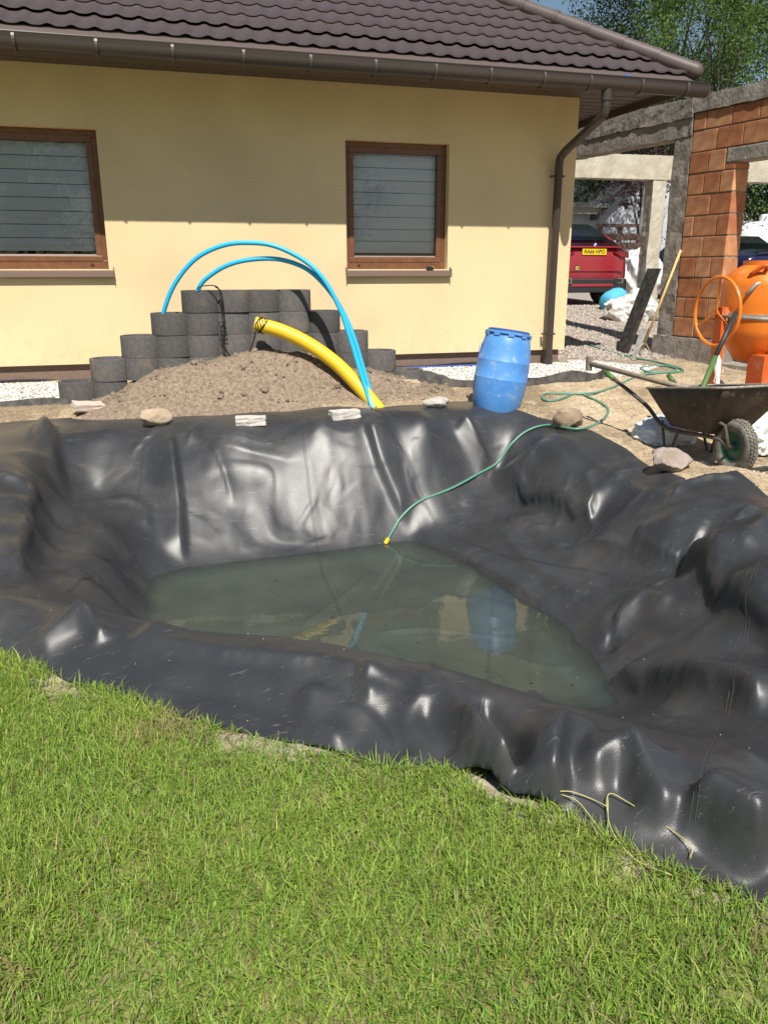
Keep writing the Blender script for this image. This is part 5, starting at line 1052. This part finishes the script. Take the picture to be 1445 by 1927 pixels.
stk = MB().add([((.062 if i % 2 else .046)*math.cos(i*math.pi/12)-.33, -.034, .665+(.062 if i % 2 else .046)*math.sin(i*math.pi/12)) for i in range(24)], [tuple(range(24))]).build('country_sticker', mat('sticker_navy', (.02, .02, .10), rough=.5), red); stk.location = (-.02, -.012, .04)
MB().box((-.33, -.037, .665), (.075, .003, .06)).build('sticker_field', mat('sticker_yellow', (.8, .65, .02), rough=.5), stk); textobj('GB', .05, Matrix.Translation((-.33, -.0405, .665)) @ RX, mat('sticker_text', (.02, .02, .08), rough=.5), stk, 'sticker_lettering')
wheelset(red, [(-.83, .95), (.83, .95), (-.83, 3.8), (.83, 3.8)])
nv = car('navy_car', (12.25, 13.62, .40), 0, [(0, .72, .38, .86, .92, .60), (.04, .80, .32, .90, .97, .66), (.25, .86, .28, .93, 1.0, .68), (.7, .89, .26, .93, 1.04, .62), (1.3, .90, .25, .92, 1.34, .56), (2.0, .90, .25, .91, 1.42, .56), (2.7, .90, .25, .90, 1.36, .56), (3.3, .89, .25, .88, 1.0, .66), (3.9, .86, .28, .80, .86, .66), (4.3, .74, .34, .66, .70, .54)], m_navy, 'dark navy saloon car parked behind the garage pier', None)
for s in (-1, 1):
    MB().prism([(s*.50, -.012, .74), (s*.74, .03, .74), (s*.80, .16, .80), (s*.76, .08, .86), (s*.5, -.0, .86)], (0, -.025, 0), (0, .01, 0)).build('tail_light', m_lamp, nv)
    MB().prism([(s*.86, 1.0, .98), (s*.87, 3.0, .96), (s*.66, 2.65, 1.31), (s*.66, 1.45, 1.30)], (s*.0, 0, 0), (s*.02, 0, 0)).build('side_window', m_dkg, nv)
MB().add([(-.48, .75, 1.09), (.48, .75, 1.09), (.46, 1.28, 1.36), (-.46, 1.28, 1.36)], [(0, 1, 2, 3)]).xform(Matrix.Translation((0, -.03, .02))).build('rear_window', m_dkg, nv); MB().box((0, .06, 1.02), (1.1, .1, .025)).build('spoiler', m_navy, nv)
wheelset(nv, [(-.78, .9), (.78, .9), (-.78, 3.4), (.78, 3.4)], .32)

# ------------------------------------------------------------------ beyond the yard
tk = empty('gas_tank', at(1440, 470, 21.5), 'white gas storage tank with a pipe beside the navy car', 'tank'); c = at(1462, 462, 21.5)
m_wt = mat('white_enamel', (.72, .73, .72), rough=.35)
keep(MB().lathe([(0, -1.3), (.35, -1.25), (.55, -1.05), (.6, -.8), (.6, .8), (.55, 1.05), (.35, 1.25), (0, 1.3)], 28, Matrix.Translation(c) @ Matrix.Rotation(math.pi/2, 4, 'Y')).build('vessel', m_wt, None, 40), tk)
keep(MB().lathe([(.2, .5), (.2, .72), (.15, .78), (0, .78)], 20, Matrix.Translation(c+Vector((-.45, 0, 0)))).build('dome', m_wt, None, 40), tk); keep(MB().tube(bez([c+Vector((-.3, -.1, .68)), c+Vector((.2, -.1, .70)), c+Vector((.26, -.1, .66)), c+Vector((.26, -.1, .1))], 6), .025, 8).build('pipe', m_wt, None, True), tk)
for s in (-.7, .7): keep(MB().box(c+Vector((s, 0, -.75)), (.15, .7, .5)).build('saddle', m_conc), tk)
nb = empty('neighbour_house', at(1150, 420, 30), 'pale grey neighbouring house with dark gable edge seen past the corner', 'house'); a0 = at(1126, 430, 30); m_pg = mat('pale_grey_render', (.50, .52, .56), (.55, .57, .6), rough=.9, scale=3); m_dr = mat('dark_roof_edge', (.09, .085, .08), rough=.7)
zt_ = at(1170, 338, 30).z; mb = MB(); L_ = a0.x; z0 = .55; 
mb.prism([(L_, a0.y, z0), (L_+5.2, a0.y, z0), (L_+5.2, a0.y, at(1126, 400, 30).z), (L_+2.6, a0.y, zt_+1.0), (L_, a0.y, at(1126, 400, 30).z)], (0, 0, 0), (0, 6, 0)); keep(mb.build('gable_wall', m_pg), nb)
ez = at(1126, 400, 30).z
for (xa, za), (xb, zb_) in (((L_-.35, ez-.3), (L_+2.6, zt_+1.12)), ((L_+5.55, ez-.3), (L_+2.6, zt_+1.12))): keep(MB().prism([(xa, a0.y, za), (xb, a0.y, zb_), (xb, a0.y, zb_+.16), (xa, a0.y, za+.16)], (0, -.35, 0), (0, 6.3, 0)).build('roof_slope', m_dr), nb)
el = at(1060, 430, 30); keep(MB().box(((el.x+L_)/2-1, a0.y+2.6, (z0+at(1100, 396, 30).z)/2), (L_-el.x+2, 5, at(1100, 396, 30).z-z0)).build('side_wing', m_pg), nb); keep(MB().box(((el.x+L_)/2-1, a0.y+2.4, at(1100, 389, 30).z), (L_-el.x+2.3, 5.6, .16)).build('wing_roof', mat('pale_roof', (.3, .29, .27), rough=.8)), nb); keep(MB().box(((el.x+L_)/2-1, a0.y-.2, at(1100, 399, 30).z), (L_-el.x+2.2, .15, .22)).build('wing_fascia', mat('pale_fascia', (.42, .39, .34), rough=.7)), nb)
keep(MB().box(at(1091, 414, 29.9), (.1, .1, .16)).build('wall_lamp', m_dr), nb)
keep(MB().box((L_+3.6, a0.y-.03, z0+1.4), (.9, .06, 1.2)).build('window', m_dkg), nb)
fb = empty('timber_fence', at(1175, 460, 22), 'brown timber rail fence beyond the red car', 'fence'); m_fw = mat('brown_fence_wood', (.10, .06, .045), (.15, .09, .07), rough=.8, scale=9); f0, f1 = at(1130, 450, 22), at(1203, 450, 22.5)
fd = (f1-f0); 
for q in range(4): c = (f0+f1)/2; keep(MB().hexa([f0+Vector((0, 0, -.75+.24*q)), f1+Vector((0, 0, -.75+.24*q)), f1+Vector((0, .04, -.75+.24*q)), f0+Vector((0, .04, -.75+.24*q))], [f0+Vector((0, 0, -.57+.24*q)), f1+Vector((0, 0, -.57+.24*q)), f1+Vector((0, .04, -.57+.24*q)), f0+Vector((0, .04, -.57+.24*q))]).build('rail', m_fw), fb)
for q in (0, .5, 1): p = f0.lerp(f1, q); keep(MB().box(p+Vector((0, .06, -.35)), (.1, .1, 1.4)).build('post', m_fw), fb)
keep(MB().hexa([f0+Vector((-.1, -.06, .32)), f1+Vector((.1, -.06, .32)), f1+Vector((.1, .14, .32)), f0+Vector((-.1, .14, .32))], [f0+Vector((-.1, -.06, .40)), f1+Vector((.1, -.06, .40)), f1+Vector((.1, .14, .40)), f0+Vector((-.1, .14, .40))]).build('cap_rail', m_fw), fb)
ps = empty('folded_parasol', at(1210, 470, 21), 'folded white garden parasol standing in front of the fence', 'parasol'); c = at(1210, 430, 21); m_cl = mat('white_canvas', (.66, .66, .60), rough=.8)
keep(MB().tube([c+Vector((0, 0, z)) for z in (-.12, .0, .4, .9, 1.25, 1.4)], [.085, .11, .10, .085, .05, .015], 12).build('canopy', m_cl, None, True), ps); keep(MB().tube([c+Vector((0, 0, -.1)), c+Vector((0, 0, -1.4))], .035, 10).build('pole', mat('pale_pole', (.6, .6, .58), rough=.4), None, True), ps)

# ------------------------------------------------------------------ trees: trunk, limbs and many small leaves in clumps
def leafmat(name, c1, c2):
    m = mat(name, c1, rough=.55, spec=.3); nt, b = nodes(m); at_ = nt.nodes.new('ShaderNodeAttribute'); at_.attribute_name = 'Col'; r = nt.nodes.new('ShaderNodeMix'); r.data_type = 'RGBA'; r.inputs[6].default_value = (*c1, 1); r.inputs[7].default_value = (*c2, 1)
    nt.links.new(at_.outputs['Fac'], r.inputs[0]); nt.links.new(r.outputs[2], b.inputs['Base Color']); tl = nt.nodes.new('ShaderNodeBsdfTranslucent'); nt.links.new(r.outputs[2], tl.inputs[0]); ms = nt.nodes.new('ShaderNodeMixShader'); ms.inputs[0].default_value = .3
    nt.links.new(b.outputs[0], ms.inputs[1]); nt.links.new(tl.outputs[0], ms.inputs[2]); nt.links.new(ms.outputs[0], nt.nodes['Material Output'].inputs[0]); return m
m_bark = mat('bark', (.05, .04, .032), (.10, .08, .065), rough=.95, scale=12, bump=.7)
def tree(name, base, h, r, n, m, seed, label, lo=.3, leaf=.11, ncl=70, droop=.5, trunk=.16):
    rg = np.random.default_rng(seed); base = Vector(base); root = empty(name, base, label, 'tree'); tb = MB(); top = base+Vector((rg.normal(0, .3), rg.normal(0, .3), h*.72))
    tb.tube(bez([base+Vector((0, 0, -.2)), base.lerp(top, .35)+Vector((.1, 0, 0)), base.lerp(top, .7), top], 4), [trunk*(1-.06*i) for i in range(13)], 9)
    u = rg.normal(size=(ncl, 3)); u /= np.linalg.norm(u, axis=1)[:, None]; rad = rg.uniform(.45, 1, (ncl, 1))**.6
    C = np.array(base)+np.array([0, 0, h*(lo+1)/2])+u*rad*np.array([r, r, h*(1-lo)/2])*rg.uniform(.75, 1.15, (ncl, 1))
    for i in range(0, ncl, 4):
        e = Vector(C[i]); t = max(.15, min(.95, (e.z-base.z)/h*.75)); s = base.lerp(top, t); tb.tube(bez([s, s.lerp(e, .5)+Vector((0, 0, .15)), e], 4), [trunk*.4*(1-.1*k) for k in range(9)], 6)
    keep(tb.build('trunk', m_bark, None, True), root)
    k = rg.integers(0, ncl, n); cr = rg.uniform(.35, .8, ncl)*r*.30; P = C[k]+rg.normal(size=(n, 3))*cr[k][:, None]*np.array([1, 1, .62])
    az = rg.uniform(0, 6.28, n); dp = rg.normal(-droop, .5, n); L = leaf*rg.uniform(.7, 1.4, n); W = L*rg.uniform(.28, .42, n)
    d = np.stack([np.cos(az)*np.cos(dp), np.sin(az)*np.cos(dp), np.sin(dp)], 1); s = np.cross(d, rg.normal(size=(n, 3))); s /= np.linalg.norm(s, axis=1)[:, None]
    V = np.stack([P-d*L[:, None]*.5, P+s*W[:, None]*.5, P+d*L[:, None]*.5, P-s*W[:, None]*.5], 1); F = np.arange(n*4).reshape(n, 4)
    me = npmesh('crown', V.reshape(-1, 3), F, m, smooth=False); ca = me.color_attributes.new('Col', 'FLOAT_COLOR', 'POINT'); q = np.clip(.5*rg.uniform(0, 1, ncl)[k]+.5*rg.uniform(0, 1, n), 0, 1); q = np.repeat(q, 4); ca.data.foreach_set('color', np.c_[q, q, q, np.ones(len(q))].astype(np.float32).ravel())
    keep(link('crown', me), root); return root
m_l1 = leafmat('locust_leaf', (.016, .034, .010), (.05, .092, .02)); m_l2 = leafmat('bright_leaf', (.05, .10, .018), (.11, .19, .03)); m_l3 = leafmat('plum_leaf', (.045, .025, .03), (.09, .05, .05))
def gp(px, dep, z=None): v = at(px, 500, dep); return (v.x, v.y, float(gbase(np.array([v.x]), np.array([v.y]))[0]) if z is None else z)
tree('locust_tree', gp(1228, 26), 10.5, 3.1, 36000, m_l1, 1, 'tall dark green locust tree rising behind the roof hip', .26, .12, 52)
tree('locust_tree', gp(1470, 24), 11.5, 2.3, 18000, m_l1, 2, 'feathery locust tree with sky gaps above the garage beam', .38, .11, 26)
tree('locust_tree', gp(1268, 19.5), 7.4, 1.4, 9000, m_l2, 3, 'bright green young locust tree in front of the dark ones', .55, .085, 30, trunk=.09)
tree('locust_tree', gp(1500, 22), 9.0, 2.6, 15000, m_l2, 4, 'light green tree beyond the garage opening', .2, .13, 60)
tree('plum_tree', gp(1196, 23.5), 4.2, .75, 3500, m_l3, 5, 'small purple leaved tree beside the folded parasol', .45, .10, 24, trunk=.08)
tree('hedge_tree', gp(1435, 26), 4.6, 2.4, 14000, m_l1, 6, 'low dark shrubby tree behind the white gas tank', .05, .12, 60)
tree('locust_tree', gp(1110, 33), 9.0, 3.2, 12000, m_l1, 7, 'distant locust tree whose branches hang beside the house corner', .35, .16, 50)
tree('garden_tree', (-3.2, -11.0, -.47), 8.0, 3.0, 13000, m_l1, 11, 'leafy garden tree mirrored in the wide house window', .22, .16, 60)
tree('garden_tree', (2.6, -12.5, -.47), 6.4, 2.4, 11000, m_l1, 12, 'rounded garden tree mirrored in the window with the tape measure', .2, .15, 50)
tree('garden_tree', (-9.0, -13.0, -.47), 9.5, 3.6, 13000, m_l1, 13, 'tall garden tree standing across the lawn, farthest from the garage', .2, .18, 60)
tree('garden_tree', (6.8, -14.0, -.47), 7.6, 2.6, 10000, m_l1, 14, 'garden tree across the lawn on the side of the garage', .25, .16, 50)
